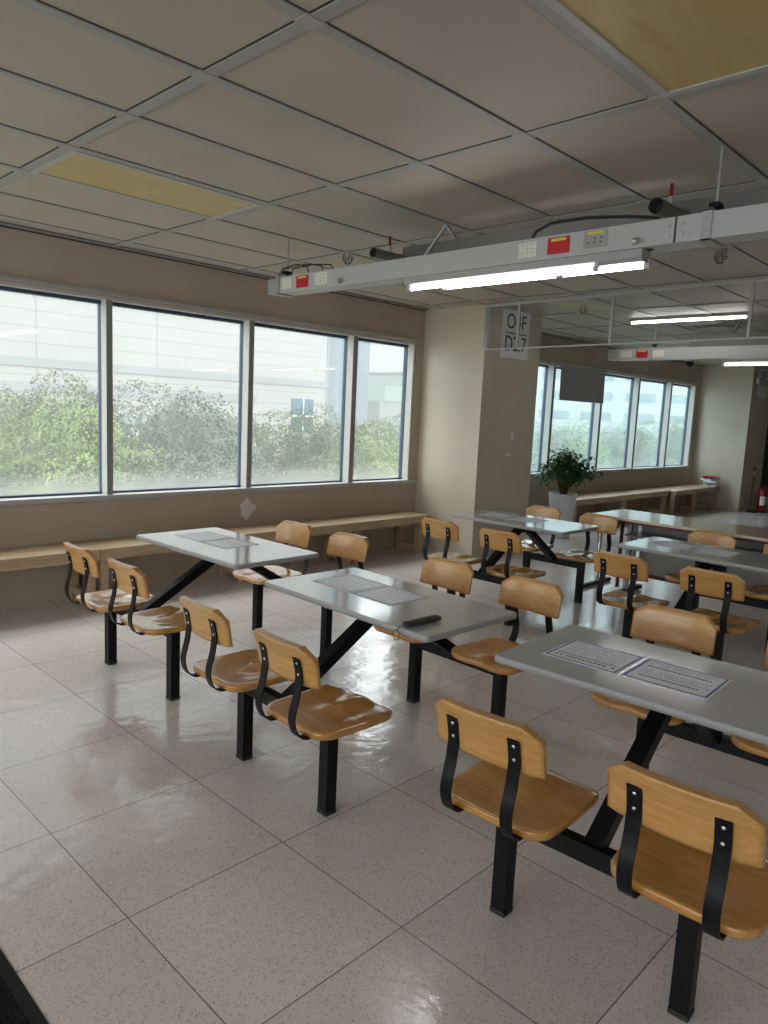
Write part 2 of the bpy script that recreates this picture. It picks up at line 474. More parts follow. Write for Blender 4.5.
# ceiling grid
GX = 1.1643; GY = 0.5898; OX = 1.5295; OY = 1.8857
gb = MB(); gg = MB(); gp = MB()
xs = [OX + i * GX for i in range(-4, 15)]
ys = [OY + j * GY for j in range(-13, 7)]
for x in xs:
    gb.box(x - 0.026, x + 0.026, YB, YW, H - 0.007, H)
    gg.box(x - 0.034, x + 0.034, YB, YW, H - 0.002, H + 0.001)
for y in ys:
    gb.box(XL, XR, y - 0.024, y + 0.024, H - 0.0065, H)
    gg.box(XL, XR, y - 0.031, y + 0.031, H - 0.0015, H + 0.001)
for x in xs:
    for y in ys:
        if y > 0: gp.box(x - 0.042, x + 0.042, y - 0.032, y + 0.032, H - 0.010, H - 0.005)
gb.box(XL, XR, YW - 0.05, YW, H - 0.012, H)
gg.box(XL, XR, YW - 0.058, YW - 0.05, H - 0.004, H)
gg.box(XL, XR, YW - 0.004, YW, H - 0.022, H - 0.012)
struct(gb.build('trim_1', M['bar']))
struct(gg.build('trim_2', M['gap']))
struct(gp.build('trim_3', M['plate']))

# window wall, two bays
ZS = 0.775; ZT = 2.36
def wall_with_opening(x0, x1, o0, o1, name):
    b = MB()
    yb = YW + 0.155
    b.box(x0, x1, YW, yb, 0, ZS)
    b.box(x0, x1, YW, yb, ZT, H)
    if o0 > x0: b.box(x0, o0, YW, yb, ZS, ZT)
    if o1 < x1: b.box(o1, x1, YW, yb, ZS, ZT)
    return struct(b.build(name, M['wall']))
wall_with_opening(XL, XP + 0.5, -3.98, 6.275, 'wall_back')
wall_with_opening(XP + 0.5, XR, 7.55, 14.41, 'wall_back_far')
struct(MB().box(XL - 0.2, XL, YB, YW + 0.3, 0, ZS).box(XL - 0.2, XL, YB, YW + 0.3, ZT, H).box(XL - 0.2, XL, YB, -5.0, ZS, ZT).box(XL - 0.2, XL, 4.6, YW + 0.3, ZS, ZT).build('wall_left', M['wall']))  # left open for the added window band
struct(MB().box(XR, XR + 0.2, YB, YW + 0.3, 0, H).build('wall_right', M['wall']))
struct(MB().box(XL - 0.2, XR + 0.2, YB - 0.2, YB, 0, H).build('wall_front', M['wall']))
# columns
struct(MB().box(XP, 7.47, YP, YW, 0, H).build('wall_column', [M['column']]))
struct(MB().box(14.62, 15.75, 4.72, YW, 0, H).build('wall_column_far', [M['column']]))
struct(MB().box(15.75, XR, 4.95, YW, 0, H).build('wall_recess', M['black_door']))

# windows
GYL = YW + 0.135
def window(n, x0, x1, mull, glassm):
    """recessed band: thin front bars with pale cheeks, dark inner frame next to the glass"""
    f = MB()
    yo = YW + 0.150
    f.box(x0, x1, YW + 0.002, yo, 2.338, 2.36, 0)
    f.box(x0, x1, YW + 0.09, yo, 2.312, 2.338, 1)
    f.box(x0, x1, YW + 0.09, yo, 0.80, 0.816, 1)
    f.box(x0, x0 + 0.02, YW + 0.09, yo, 0.806, 2.312, 0)
    f.box(x1 - 0.03, x1, YW + 0.002, yo, 0.783, 2.338, 0)
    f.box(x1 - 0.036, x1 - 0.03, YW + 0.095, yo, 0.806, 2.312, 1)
    for a_, b_ in mull:
        f.box(a_, b_, YW, YW + 0.09, 0.783, 2.338, 0)
        f.box(a_ + 0.0005, b_ + 0.0005, YW - 0.003, YW + 0.002, 0.80, 2.338, 2)  # front skin coloured darker to stand for the side turned from the window
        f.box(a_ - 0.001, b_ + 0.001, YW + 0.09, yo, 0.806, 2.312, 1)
    fr = struct(f.build('window_%d' % n, [M['frame_white'], M['frame_dark'], M['frame_front_shade']]))
    edges = [x0 + 0.02] + [e for a_, b_ in mull for e in (a_, b_)] + [x1 - 0.036]
    for k in range(0, len(edges), 2):
        MB().box(edges[k], edges[k + 1], GYL, GYL + 0.004, 0.816, 2.312).build('glass_pane', glassm, fr)
    s_ = MB().box(x0 - 0.02, x1 + 0.09, YW - 0.035, YW + 0.001, 0.764, 0.800, 1).box(x0, x1, YW - 0.033, yo, 0.7755, 0.8005, 0)
    s_.build('window_sill', [M['sill_top'], M['sill']], fr)
    return fr
window(1, -3.96, 6.265, [(-2.67, -2.62), (-1.345, -1.295), (-0.02, .03), (1.305, 1.355), (2.635, 2.685), (3.985, 4.04), (5.295, 5.36)], M['glass'])
window(2, 7.56, 14.40, [(7.95, 8.0), (9.22, 9.28), (10.66, 10.72), (11.94, 12.0), (13.25, 13.31)], M['glass_green'])
f3 = MB()  # unseen window band added in the left wall to bring in more light
f3.box(XL - 0.09, XL - 0.002, -5.0, 4.6, 0.778, 0.822).box(XL - 0.09, XL - 0.002, -5.0, 4.6, 2.312, 2.36)
for k in range(8): f3.box(XL - 0.09, XL, -5.0 + k * 1.37 - 0.04, -5.0 + k * 1.37 + 0.04, 0.822, 2.312)
f3 = struct(f3.build('window_3', M['frame_white']))
MB().box(XL - 0.066, XL - 0.062, -5.0, 4.6, 0.822, 2.312).build('glass_pane', M['glass'], f3)
# curtain rail over each window band
struct(MB().box(XL, 6.34, YW - 0.03, YW, 2.375, 2.40, bev=0.004).build('trim_4', M['bar']))
struct(MB().box(7.5, 14.6, YW - 0.03, YW, 2.375, 2.40, bev=0.004).build('trim_5', M['bar']))
# torn patch on wall under the window
pt = MB()
out = [(4.00 + 0.085 * cos(a) * (1 + 0.28 * sin(3 * a + 1)), 0.60 + 0.085 * sin(a) * (1 + 0.25 * cos(4 * a))) for a in [2 * pi * k / 22 for k in range(22)]]
pt.add([(x, YW - 0.003, z) for x, z in out] + [(x, YW, z) for x, z in out], [list(range(22))] + [(i, i + 22, (i + 1) % 22 + 22, (i + 1) % 22) for i in range(22)])
pt.box(3.95, 4.0, YW - 0.006, YW - 0.003, 0.55, 0.63)
tag(pt.build('torn_wall_patch', M['marble']), 'pale grey torn patch stuck on the beige wall below the window', 'patch')

# ================================================================== EXTERIOR
GZ = -7.0
struct(MB().box(-80, 260, YW + 3, 260, GZ - 0.3, GZ).build('ground', M['ground']))

bA = thing('office_building', 'large pale panelled building with grey bands behind the trees in the near windows', 'building', (0, 35, GZ))
def bbox(name, mats, parent, boxes):
    m = MB()
    for (x0, x1, y0, y1, z0, z1, *r) in boxes:
        m.box(x0, x1, y0 - 35, y1 - 35, z0 - GZ, z1 - GZ, r[0] if r else 0)
    return m.build(name, mats, parent)
M['facade'].node_tree  # keep
wA = bbox('wall', M['facade'], bA, [(-30, 30.6, 35, 60, GZ, 26)])
bbox('grey_band', M['facade_band'], bA, [(-30, 30.5, 34.95, 35, 2.86, 3.26)])
bbox('grey_band', M['facade_band'], bA, [(-30, 25.2, 34.95, 35, 1.72, 2.16)])
bbox('grey_band', M['facade_band'], bA, [(-30, 25.2, 34.95, 35, 0.40, 0.85)])
bbox('corner_joint', M['facade_band'], bA, [(30.5, 30.62, 34.96, 35.02, GZ, 26)])
bbox('side_wall', M['facade_blue'], bA, [(30.62, 34.6, 35.4, 60, GZ, 26)])
wn_ = bbox('window', M['window_blue'], bA, [(27.8, 29.45, 34.93, 35, 0.1, 2.1)])
bbox('window_bar', M['frame_white'], wn_, [(28.6, 28.68, 34.90, 34.94, 0.1, 2.1), (27.8, 29.45, 34.90, 34.94, 1.02, 1.10)])

bC = thing('pale_block', 'pale green block building behind the last near window', 'building', (0, 35, GZ))
bbox('wall', M['facade_green'], bC, [(61, 86, 56, 80, GZ, 5.9)])
bbox('roof_edge', M['facade_band'], bC, [(60.9, 86, 55.9, 80, 5.9, 6.1)])
bS = thing('plant_house', 'small grey rooftop plant building between the big facade and pale block', 'building', (0, 35, GZ))
bbox('wall', M['facade_band'], bS, [(52.5, 60.5, 52, 62, GZ, 2.6)])
bbox('railing', M['facade_green'], bS, [(53, 60, 51.9, 52, 2.6, 4.2)])
bbox('window', M['window_grey'], bS, [(54, 59, 51.95, 52, -1.2, 0.8)])

# far block seen through the second window band, turned to face the room
bD = thing('far_office_building', 'far white office block with rows of grey windows through the far windows', 'building', (108, 52, GZ), radians(-58))
mD = MB().box(-46, 60, 0, 30, 0, 40).build('wall', M['facade_far'], bD)
for r in range(5):
    z = 2.6 + 3.1 * r
    for k in range(11):
        x0 = -14 + k * 6.4
        wd = MB().box(x0, x0 + 4.6, -0.12, 0.0, z, z + 1.25).build('window', M['window_dim'], bD)
MB().box(-30, -24.5, -0.5, 0, 0, 14).build('glass_column', M['window_dim'], bD)

def tree_mesh(seed, lobes, nleaf, leaf):
    rnd = random.Random(seed)
    vs_ = []; fs = []
    for k in range(nleaf):
        cx, cy, cz, r = rnd.choice(lobes)
        d = Vector((rnd.gauss(0, 1), rnd.gauss(0, 1), rnd.gauss(0, 1))).normalized()
        nn = noise.noise(d * 2.3 + Vector((cx, cy, cz)) + Vector((seed, 0, 0)))
        rad = r * (0.80 + 0.40 * nn + 0.18 * rnd.random() ** 0.5)
        p = Vector((cx, cy, cz)) + Vector((d.x * rad, d.y * rad, d.z * rad * 0.92))
        nrm = (d + Vector((rnd.uniform(-.8, .8), rnd.uniform(-.8, .8), rnd.uniform(-.5, .9)))).normalized()
        a = nrm.orthogonal().normalized(); a = Matrix.Rotation(rnd.uniform(0, 6.28), 3, nrm) @ a
        b = nrm.cross(a); s1 = leaf * rnd.uniform(0.6, 1.3); s2 = s1 * 0.55
        i = len(vs_)
        vs_ += [p - a * s1, p + b * s2, p + a * s1 + nrm * s1 * 0.2, p - b * s2]
        fs.append((i, i + 1, i + 2, i + 3))
    m = MB(); m.add(vs_, fs)
    return m

def trunk_mesh(lobes, seed):
    rnd = random.Random(seed)
    m = MB()
    m.tube([(0, 0, 0), (0.06, 0.03, 2), (-0.05, 0.04, 4.2), (0, 0, 6.2)], [0.2, 0.16, 0.12, 0.05], seg=8)
    for cx, cy, cz, r in lobes:
        m.tube([(0, 0, max(2.5, cz - 2.2)), (cx * 0.5, cy * 0.5, cz - 0.9), (cx, cy, cz)], [0.08, 0.05, 0.02], seg=6)
    return m

tree_protos = []
for sd in (11, 23, 37):
    rnd = random.Random(sd)
    lobes = [(0, 0, 6.9, 1.0)]
    for k in range(11):
        a = rnd.uniform(0, 6.28); rr = rnd.uniform(0.7, 1.5)
        lobes.append((rr * cos(a), rr * sin(a), rnd.uniform(4.6, 7.0), rnd.uniform(0.6, 1.0)))
    lobes += [(0.4, 0.2, 5.0, 1.3), (-0.6, -0.3, 4.0, 1.3)]
    f = tree_mesh(sd, lobes, 38000, 0.038)
    tk = trunk_mesh(lobes, sd)
    tree_protos.append((f, tk))
proto_objs = [None, None, None]
# (x, y, top z, width scale, mesh, leaf material, label)
TREES = [
 (4.3, 15.5, 1.9, 1.0, 0, 'leaf_bright', 'bright lime green tree at the left edge of the first window'),
 (6.3, 15.0, 1.75, 0.85, 1, 'leaf_bright', 'lime green tree right of centre in the first window'),
 (7.5, 18.5, 2.2, 0.9, 2, 'leaf_olive', 'tall olive tree with pointed top in the first window'),
 (5.4, 18.5, 2.0, 1.0, 1, 'leaf_olive', 'olive tree standing behind the lime green trees'),
 (5.6, 12.6, 0.45, 0.8, 2, 'leaf_olive', 'low olive bushy tree at the bottom of the first window'),
 (8.5, 16.5, 2.15, 0.95, 0, 'leaf_blue', 'blue green tree just right of the first window mullion'),
 (10.0, 16.5, 1.95, 0.95, 2, 'leaf_blue', 'hazy blue green tree in the middle of the second window'),
 (7.9, 13.0, 0.6, 0.8, 1, 'leaf_blue', 'low blue green tree at the bottom of the second window'),
 (11.6, 17.0, 1.0, 0.9, 1, 'leaf_green', 'yellow green tree at the right side of the second window'),
 (13.2, 17.0, 1.6, 0.95, 0, 'leaf_green', 'round green tree below the blue window of the big building'),
 (15.0, 17.6, 1.75, 0.85, 2, 'leaf_green', 'narrow green tree left of the third mullion'),
 (12.4, 14.2, 0.35, 0.9, 2, 'leaf_olive', 'low green tree at the bottom left of the third window'),
 (14.6, 14.4, 0.3, 0.8, 0, 'leaf_bright', 'low bright tree at the bottom right of the third window'),
 (17.0, 17.0, 1.4, 0.9, 1, 'leaf_bright', 'yellow green tree at the left of the fourth window'),
 (19.2, 17.4, 1.7, 0.95, 0, 'leaf_green', 'pale green tree at the right of the fourth window'),
 (22.5, 16.2, 1.9, 1.0, 2, 'leaf_green', 'green tree seen just beside the column in the far windows'),
 (26.0, 16.5, 1.6, 1.0, 0, 'leaf_olive', 'hazy tree behind the potted plant'),
 (29.5, 16.5, 1.7, 1.0, 1, 'leaf_bright', 'bright tree right of the grey blind'),
 (33.5, 16.5, 1.7, 1.0, 2, 'leaf_olive', 'olive tree in the middle of the far windows'),
 (38.0, 17.0, 1.9, 1.05, 0, 'leaf_green', 'green tree in the second last far window'),
 (43.5, 17.5, 2.2, 1.1, 1, 'leaf_green', 'green tree at the end of the far window band'),
]
for i, (x, y, top, ws, k, lm, lab) in enumerate(TREES):
    t = thing('tree', lab, 'tree', (x, y, GZ), 0, 'trees outside the windows')
    t.rotation_euler = (0, 0, i * 1.3)
    sz = (top - GZ) / 7.9
    t.scale = (1.12 * ws, 1.12 * ws, sz)
    if proto_objs[k] is None:
        fo = tree_protos[k][0].build('foliage', M[lm], t)
        to = tree_protos[k][1].build('trunk', M['bark'], t)
        proto_objs[k] = (fo, to)
    else:
        fo = proto_objs[k][0].copy(); C.objects.link(fo); fo.parent = t
        to = proto_objs[k][1].copy(); C.objects.link(to); to.parent = t
    fo.material_slots[0].link = 'OBJECT'
    fo.material_slots[0].material = M[lm]

# ================================================================== FURNITURE
# ---- four seat table units
SEAT_Z = 0.437
def seat_mesh():
    m = MB()
    hw = 0.192; rad = 0.06; seg = 88
    rings = [0.0, 0.15, 0.3, 0.42, 0.54, 0.65, 0.75, 0.84, 0.91, 0.96, 0.985, 1.0]
    def outline(a):
        c, s = cos(a), sin(a)
        # rounded square: ray against a square, corners on a circle arc
        r = 1 / max(abs(c), abs(s))
        k_ = 1 - 0.068 / hw
        if min(abs(c), abs(s)) * r > k_:
            d_ = (abs(c) + abs(s)) * k_; e_ = 2 * k_ * k_ - (0.068 / hw) ** 2
            r = d_ + sqrt(max(0, d_ * d_ - e_))
        # slight narrowing towards the rear
        x, y = r * c * hw, r * s * hw
        y *= 1.0 - 0.05 * max(0, -x / hw)
        return x, y
    def top(x, y, q):
        z = 0
        bowl = exp(-((x + 0.05) / 0.10) ** 2 - (y / 0.13) ** 2)
        z -= 0.010 * bowl
        gy = exp(-((abs(y) - 0.085) / 0.05) ** 2)
        t = min(1, max(0, (x + 0.10) / 0.12)) * (1 - 0.55 * min(1, max(0, (x - 0.10) / 0.09)))
        z -= 0.009 * gy * t
        z += 0.005 * exp(-(y / 0.03) ** 2) * t
        if x > 0.12: z -= 0.006 * ((x - 0.12) / 0.063) ** 2
        if q > 0.96: z -= 0.0035 * ((q - 0.96) / 0.04) ** 2
        return z
    vs_ = [(0, 0, top(0, 0, 0))]
    for q in rings[1:]:
        for k in range(seg):
            x, y = outline(2 * pi * k / seg)
            vs_.append((x * q - 0.006, y * q, top(x * q, y * q, q)))
    nr = len(rings) - 1
    fs = [(0, 1 + k, 1 + (k + 1) % seg) for k in range(seg)]
    for i in range(nr - 1):
        for k in range(seg):
            a = 1 + i * seg + k; b = 1 + i * seg + (k + 1) % seg
            fs.append((a, a + seg, b + seg, b))
    base = len(vs_)
    # side and bottom
    for q, dz in ((1.003, -0.010), (0.995, -0.023), (0.97, -0.030)):
        for k in range(seg):
            x, y = outline(2 * pi * k / seg)
            z = top(x, y, 0.9)
            vs_.append((x * q - 0.006, y * q, z * 0.6 + dz))
    last = 1 + (nr - 1) * seg
    for k in range(seg):
        k2 = (k + 1) % seg
        fs.append((last + k, base + k, base + k2, last + k2))
        for rr_ in (0, seg): fs.append((base + rr_ + k, base + rr_ + seg + k, base + rr_ + seg + k2, base + rr_ + k2))
    vs_.append((0, 0, -0.032))
    c = len(vs_) - 1
    for k in range(seg):
        fs.append((c, base + 2 * seg + (k + 1) % seg, base + 2 * seg + k))
    m.add(vs_, fs, 0, True)
    return m

BW = 0.181
def back_mesh():
    """curved board with clipped top corners, local x = forward (to sitter), y across, z up; origin at bottom centre of rear face"""
    m = MB()
    hh = 0.155; cw = 0.0517; ch = 0.038; th = 0.017
    ny = 28; nz = 12
    def topz(y):
        a = abs(y)
        if a > BW - cw: return hh - ch * ((a - (BW - cw)) / cw) ** 1.0
        return hh
    def off(y, z):
        x = 0.024 * (y / BW) ** 2
        x -= 0.18 * z
        return x
    def col(y):
        tz = topz(y)
        bz = 0.006 * (abs(y) / BW) ** 6
        return [bz + (tz - bz) * j / nz for j in range(nz + 1)]
    F = []; B = []
    vs_ = []
    yy = [-BW + 2 * BW * i / ny for i in range(ny + 1)]
    cols = [col(y) for y in yy]
    for side in (0, 1):
        for i, y in enumerate(yy):
            for j, z in enumerate(cols[i]):
                e = 0.0
                if i in (0, ny) or j in (0, nz): e = 0.0035
                kk = 0.30 * max(0.0, z - 0.088)
                x = off(y, z) + (th - e if side else e - kk)
                vs_.append((x, y, z))
    n1 = (ny + 1) * (nz + 1)
    fs = []
    for i in range(ny):
        for j in range(nz):
            a = i * (nz + 1) + j; b = a + nz + 1
            fs.append((a, a + 1, b + 1, b)); fs.append((n1 + a, n1 + b, n1 + b + 1, n1 + a + 1))
    for i in range(ny):
        for j in (0, nz):
            a = i * (nz + 1) + j; b = a + nz + 1
            fs.append((a, b, n1 + b, n1 + a) if j == 0 else (a, n1 + a, n1 + b, b))
    for j in range(nz):
        a = j; fs.append((a, n1 + a, n1 + a + 1, a + 1))
        a = ny * (nz + 1) + j; fs.append((a, a + 1, n1 + a + 1, n1 + a))
    m.add(vs_, fs, 0, False)
    for k in range(len(fs)): m.sm[k] = k < 2 * ny * nz
    return m, off

back_mb, back_off = back_mesh()
BACK_X = -0.235; BACK_Z = 0.606
def strap_mesh(y):
    """bent flat bar from under the seat round to the back board"""
    m = MB()
    w_ = 0.038; t = 0.005
    ctrl = [(-0.02, 0.407), (-0.10, 0.407), (-0.185, 0.407), (-0.218, 0.412), (-0.242, 0.430), (-0.257, 0.458), (-0.263, 0.49),
            (-0.260, 0.52), (-0.251, 0.55), (-0.243, 0.58), (-0.2395, 0.602), (-0.2385, 0.64), (-0.243, 0.67), (-0.246, 0.70), (-0.25, 0.712)]
    dx = back_off(y, 0.05)
    pts = []
    for i, (x, z) in enumerate(ctrl):
        q = min(1, max(0, (z - 0.54) / 0.06))
        if z >= BACK_Z: x = BACK_X + back_off(y, z - BACK_Z) - 0.0035 - 0.30 * max(0, z - BACK_Z - 0.088)
        else: x = x + (dx) * q
        pts.append(Vector((x, 0, z)))
    # smooth
    P = []
    for i in range(len(pts) - 1):
        p0 = pts[max(0, i - 1)]; p1 = pts[i]; p2 = pts[i + 1]; p3 = pts[min(len(pts) - 1, i + 2)]
        for k in range(3):
            u = k / 3
            P.append(0.5 * ((2 * p1) + (-p0 + p2) * u + (2 * p0 - 5 * p1 + 4 * p2 - p3) * u * u + (-p0 + 3 * p1 - 3 * p2 + p3) * u ** 3))
    P.append(pts[-1])
    vs_ = []
    n = len(P)
    for i, p in enumerate(P):
        d = (P[min(n - 1, i + 1)] - P[max(0, i - 1)]).normalized()
        nr = Vector((-d.z, 0, d.x))
        for sy in (-1, 1):
            for st in (-1, 1):
                q = p + nr * st * t / 2
                vs_.append((q.x, y + sy * w_ / 2, q.z))
    fs = []
    for i in range(n - 1):
        a = i * 4; b = a + 4
        fs += [(a, a + 1, b + 1, b), (a + 1, a + 3, b + 3, b + 1), (a + 3, a + 2, b + 2, b + 3), (a + 2, a, b, b + 2)]
    fs += [(0, 2, 3, 1), ((n - 1) * 4, (n - 1) * 4 + 1, (n - 1) * 4 + 3, (n - 1) * 4 + 2)]
    m.add(vs_, fs, 0, False)
    return m
def bolt_mesh(y, z):
    m = MB()
    x = BACK_X + back_off(y, z - BACK_Z) - 0.006
    prof = [(0.0055, 0.0), (0.0052, 0.0016), (0.0035, 0.0028), (0.0, 0.0032)]
    mx = Matrix(((0, 0, -1, x), (1, 0, 0, y), (0, -1, 0, z), (0, 0, 0, 1)))
    vs_ = []; seg = 10
    for r, h in prof:
        for k in range(seg): vs_.append(mx @ Vector((r * cos(2 * pi * k / seg), r * sin(2 * pi * k / seg), h)))
    fs = [(i * seg + k, i * seg + (k + 1) % seg, (i + 1) * seg + (k + 1) % seg, (i + 1) * seg + k) for i in range(3) for k in range(seg)]
    m.add(vs_, fs, 0, True)
    return m

def make_seat(parent, x, y, rz, wood_seat):
    if make_seat.proto is None:
        s = seat_mesh().build('seat', M['seat_wood'], parent)
        bb = back_mb.build('backrest', M['back_wood'], s)
        bb.location = (BACK_X, 0, BACK_Z - SEAT_Z)
        for sy in (-0.102, 0.102):
            st = strap_mesh(sy).build('back_strap', M['black_metal'], s); st.location = (0, 0, -SEAT_Z)
            for z in (0.650, 0.692):
                bo = bolt_mesh(sy, z).build('bolt', M['steel'], s); bo.location = (0, 0, -SEAT_Z)
        make_seat.proto = s
    else:
        s = copy_tree(make_seat.proto, parent)
    s.location = (x, y, SEAT_Z); s.rotation_euler = (0, 0, rz)
    return s
make_seat.proto = None

TL = 1.080; TW = 0.592; TZ = 0.735; CROSS = 0.54
def table_unit(x, y, a, legs_n, legs_f, seats_n, seats_f, label, bz=0.302):
    """legs_* and seats_*: y offsets (first = window side)"""
    t = thing('cafeteria_table', label, 'table', (x, y, 0), a, 'four seat cafeteria tables')
    top = MB()
    ol = rrect(-TW / 2, TW / 2, -TL / 2, TL / 2, 0.022)
    n = len(ol)
    def ring(ins, z): return [(px * (1 - ins / (TW / 2)), py * (1 - ins / (TL / 2)), z) for px, py in ol]
    rs = [ring(0.010, TZ - 0.028), ring(0.002, TZ - 0.024), ring(0, TZ - 0.014), ring(0.001, TZ - 0.005), ring(0.005, TZ)]
    vs_ = [v for r in rs for v in r]
    fs = []
    for i in range(len(rs) - 1):
        for k in range(n):
            k2 = (k + 1) % n
            fs.append((i * n + k, i * n + k2, (i + 1) * n + k2, (i + 1) * n + k))
    top.add(vs_, fs, 1, True)
    top.add(rs[-1], [list(range(n))], 0); top.add(rs[0], [list(range(n))[::-1]], 1)
    top.build('tabletop', [M['table'], M['table_edge']], t)
    MB().box(-0.11, 0.11, -0.15, 0.15, TZ - 0.036, TZ - 0.028, bev=0.002).box(-0.065, 0.065, -0.05, 0.05, 0.64, TZ - 0.035, bev=0.003).build('mounting_plate', M['black_metal'], t)
    for sx, legs, seats in ((-1, legs_n, seats_n), (1, legs_f, seats_f)):
        for ly in legs:
            l_ = MB().box(sx * CROSS - 0.026, sx * CROSS + 0.026, ly - 0.026, ly + 0.026, 0.012, 0.398, bev=0.003).build('leg', M['black_metal'], t)
            MB().box(sx * CROSS - 0.0275, sx * CROSS + 0.0275, ly - 0.0275, ly + 0.0275, 0.0, 0.016, bev=0.003).build('foot_cap', M['black_rubber'], l_)
        lo, hi = min(legs), max(legs)
        MB().box(sx * CROSS - 0.022, sx * CROSS + 0.022, lo + 0.024, hi - 0.024, bz, bz + 0.058, bev=0.003).build('crossbar', M['black_metal'], t)
        mid = (lo + hi) / 2
        MB().beam((sx * (CROSS - 0.005), mid, bz + 0.045), (sx * 0.03, 0, 0.682), 0.055, 0.05, up=(0, 0, 1)).build('diagonal_strut', M['black_metal'], t)
        for sy, ly in zip(seats, legs):
            make_seat(t, sx * CROSS, sy, 0 if sx < 0 else pi, None)
            pm = MB().box(sx * CROSS - 0.10, sx * CROSS + 0.10, min(sy, ly) - 0.05, max(sy, ly) + 0.05, 0.396, 0.404, bev=0.002)
            pm.build('seat_bracket', M['black_metal'], t)
    return t

TABS = [
 (2.450, 3.696, 0.0155, (.37, -.335), (.37, -.35), (.26, -.27), (.27, -.29), 'grey topped table with four wooden seats nearest the left windows', 0.338),
 (2.352, 2.244, -0.029, (.30, -.28), (.28, -.29), (.28, -.28), (.28, -.28), 'grey topped four seat table with a black case on its corner', 0.315),
 (2.400, 0.912, 0.050, (.29, -.28), (.28, -.28), (.25, -.29), (.28, -.28), 'foreground grey topped four seat table with two blue bordered notices'),
 (5.111, 3.319, 0.007, (.29, -.28), (.28, -.27), (.27, -.30), (.28, -.28), 'grey topped four seat table standing in front of the beige column'),
 (5.035, 1.760, 0.0, (.29, -.28), (.28, -.28), (.28, -.28), (.28, -.28), 'grey topped four seat table between foreground table and cream folding table'),
]
tabs = [table_unit(*a) for a in TABS]

# ---- notices on the tables
def notice(tab, dx0, dx1, dy0, dy1, border, rows, label, grp='notices on the table tops'):
    x, y, a = TABS[tab][:3]
    t = thing('paper_notice', label, 'notice', (x, y, TZ), a, grp)
    MB().box(dx0, dx1, dy0, dy1, 0.0002, 0.0010).build('sheet', M['paper'], t)
    b = MB(); i0 = 0.006; i1 = 0.014
    X0, X1, Y0, Y1 = dx0 + i0, dx1 - i0, dy0 + i0, dy1 - i0
    wd = i1 - i0
    for q in ((X0, X1, Y0, Y0 + wd), (X0, X1, Y1 - wd, Y1), (X0, X0 + wd, Y0, Y1), (X1 - wd, X1, Y0, Y1)):
        b.box(q[0], q[1], q[2], q[3], 0.0010, 0.0013)
    b.build('printed_border', M[border], t)
    rnd = random.Random(int(dx0 * 1000) + tab * 7 + int(dy0 * 100))
    for matn, rel, hgt, wlo, whi, gap in rows:
        m = MB()
        for r in rel:
            # text runs along -y (read from the near long side), rows along x
            xx = dx0 + (dx1 - dx0) * r
            yy = dy1 - 0.028
            while yy > dy0 + 0.035:
                w_ = rnd.uniform(wlo, whi)
                if rnd.random() > 0.12: m.box(xx, xx + hgt, max(yy - w_, dy0 + 0.025), yy, 0.0010, 0.0014)
                yy -= w_ + gap
        if m.v: m.build('printed_text', M[matn], t)
    return t
GREY_ROWS = ('print_grey', [0.30, 0.40, 0.50, 0.62, 0.72, 0.82], 0.006, 0.006, 0.016, 0.003)
bold_a = ('print_dark', [0.16], 0.011, 0.008, 0.013, 0.005)
bold_r = ('print_red', [0.26], 0.008, 0.008, 0.012, 0.005)
two_bold = [('print_dark', [0.22, 0.66], 0.009, 0.006, 0.012, 0.003), ('print_grey', [0.34, 0.42, 0.50, 0.78, 0.86], 0.005, 0.005, 0.02, 0.003)]
notice(2, -0.145, 0.105, 0.148, 0.425, 'print_blue', [bold_a, bold_r, GREY_ROWS], 'blue bordered notice nearer the window end of the foreground table')
notice(2, -0.140, 0.110, -0.148, 0.137, 'print_blue', two_bold, 'blue bordered notice nearer the camera on the foreground table')
for tb, ex in ((0, ('table by the left windows', )), (1, ('table with the black case', )), (3, ('table before the column', )), (4, ('table behind the foreground table', ))):
    bd = 'print_grey' if tb < 2 else 'print_blue'
    dark = [('print_grey', [0.15, 0.3, 0.45, 0.6, 0.75, 0.88], 0.004, 0.006, 0.02, 0.004)]
    notice(tb, -0.10, 0.16, 0.135, 0.415, 'print_grey' if tb < 2 else bd, dark, 'pale printed notice nearer the window on the ' + ex[0])
    notice(tb, -0.10, 0.16, -0.145, 0.125, 'print_dark' if tb < 2 else 'print_blue', dark, 'pale printed notice nearer the middle of the ' + ex[0])

# ---- black case with wire loop
cs = thing('black_case', 'slim black case with a wire loop on the table corner', 'case', (2.155, 1.842, TZ), radians(-3))
m = MB()
n = 14; secs = []
for i in range(n + 1):
    u = i / n; xx = -0.095 + 0.20 * u
    w_ = 0.024 * min(1, (u * 7 + 0.5)) * min(1, ((1 - u) * 8 + 0.45)); h_ = 0.011 * min(1, u * 6 + 0.6) * min(1, (1 - u) * 6 + 0.5)
    secs.append([(xx, w_ * cos(2 * pi * k / 16) , 0.0125 + h_ * sin(2 * pi * k / 16)) for k in range(16)])
vs_ = [v for s_ in secs for v in s_]
fs = [(i * 16 + k, i * 16 + (k + 1) % 16, (i + 1) * 16 + (k + 1) % 16, (i + 1) * 16 + k) for i in range(n) for k in range(16)]
m.add(vs_, fs, 0, True); m.add(secs[0], [list(range(16))[::-1]]); m.add(secs[-1], [list(range(16))])
m.build('case_body', M['black_rubber'], cs)
m = MB(); m.tube([(-0.09, 0, 0.013), (-0.112, 0.01, 0.006), (-0.125, 0.012, -0.006)] + [(-0.127 - 0.0 * k, 0.012 + 0.02 * sin(2 * pi * k / 12), -0.026 + 0.02 * cos(2 * pi * k / 12)) for k in range(13)], 0.0018, seg=6)
m.build('wire_loop', mat('brown_wire', (0.12, 0.06, 0.04), 0.4), cs)

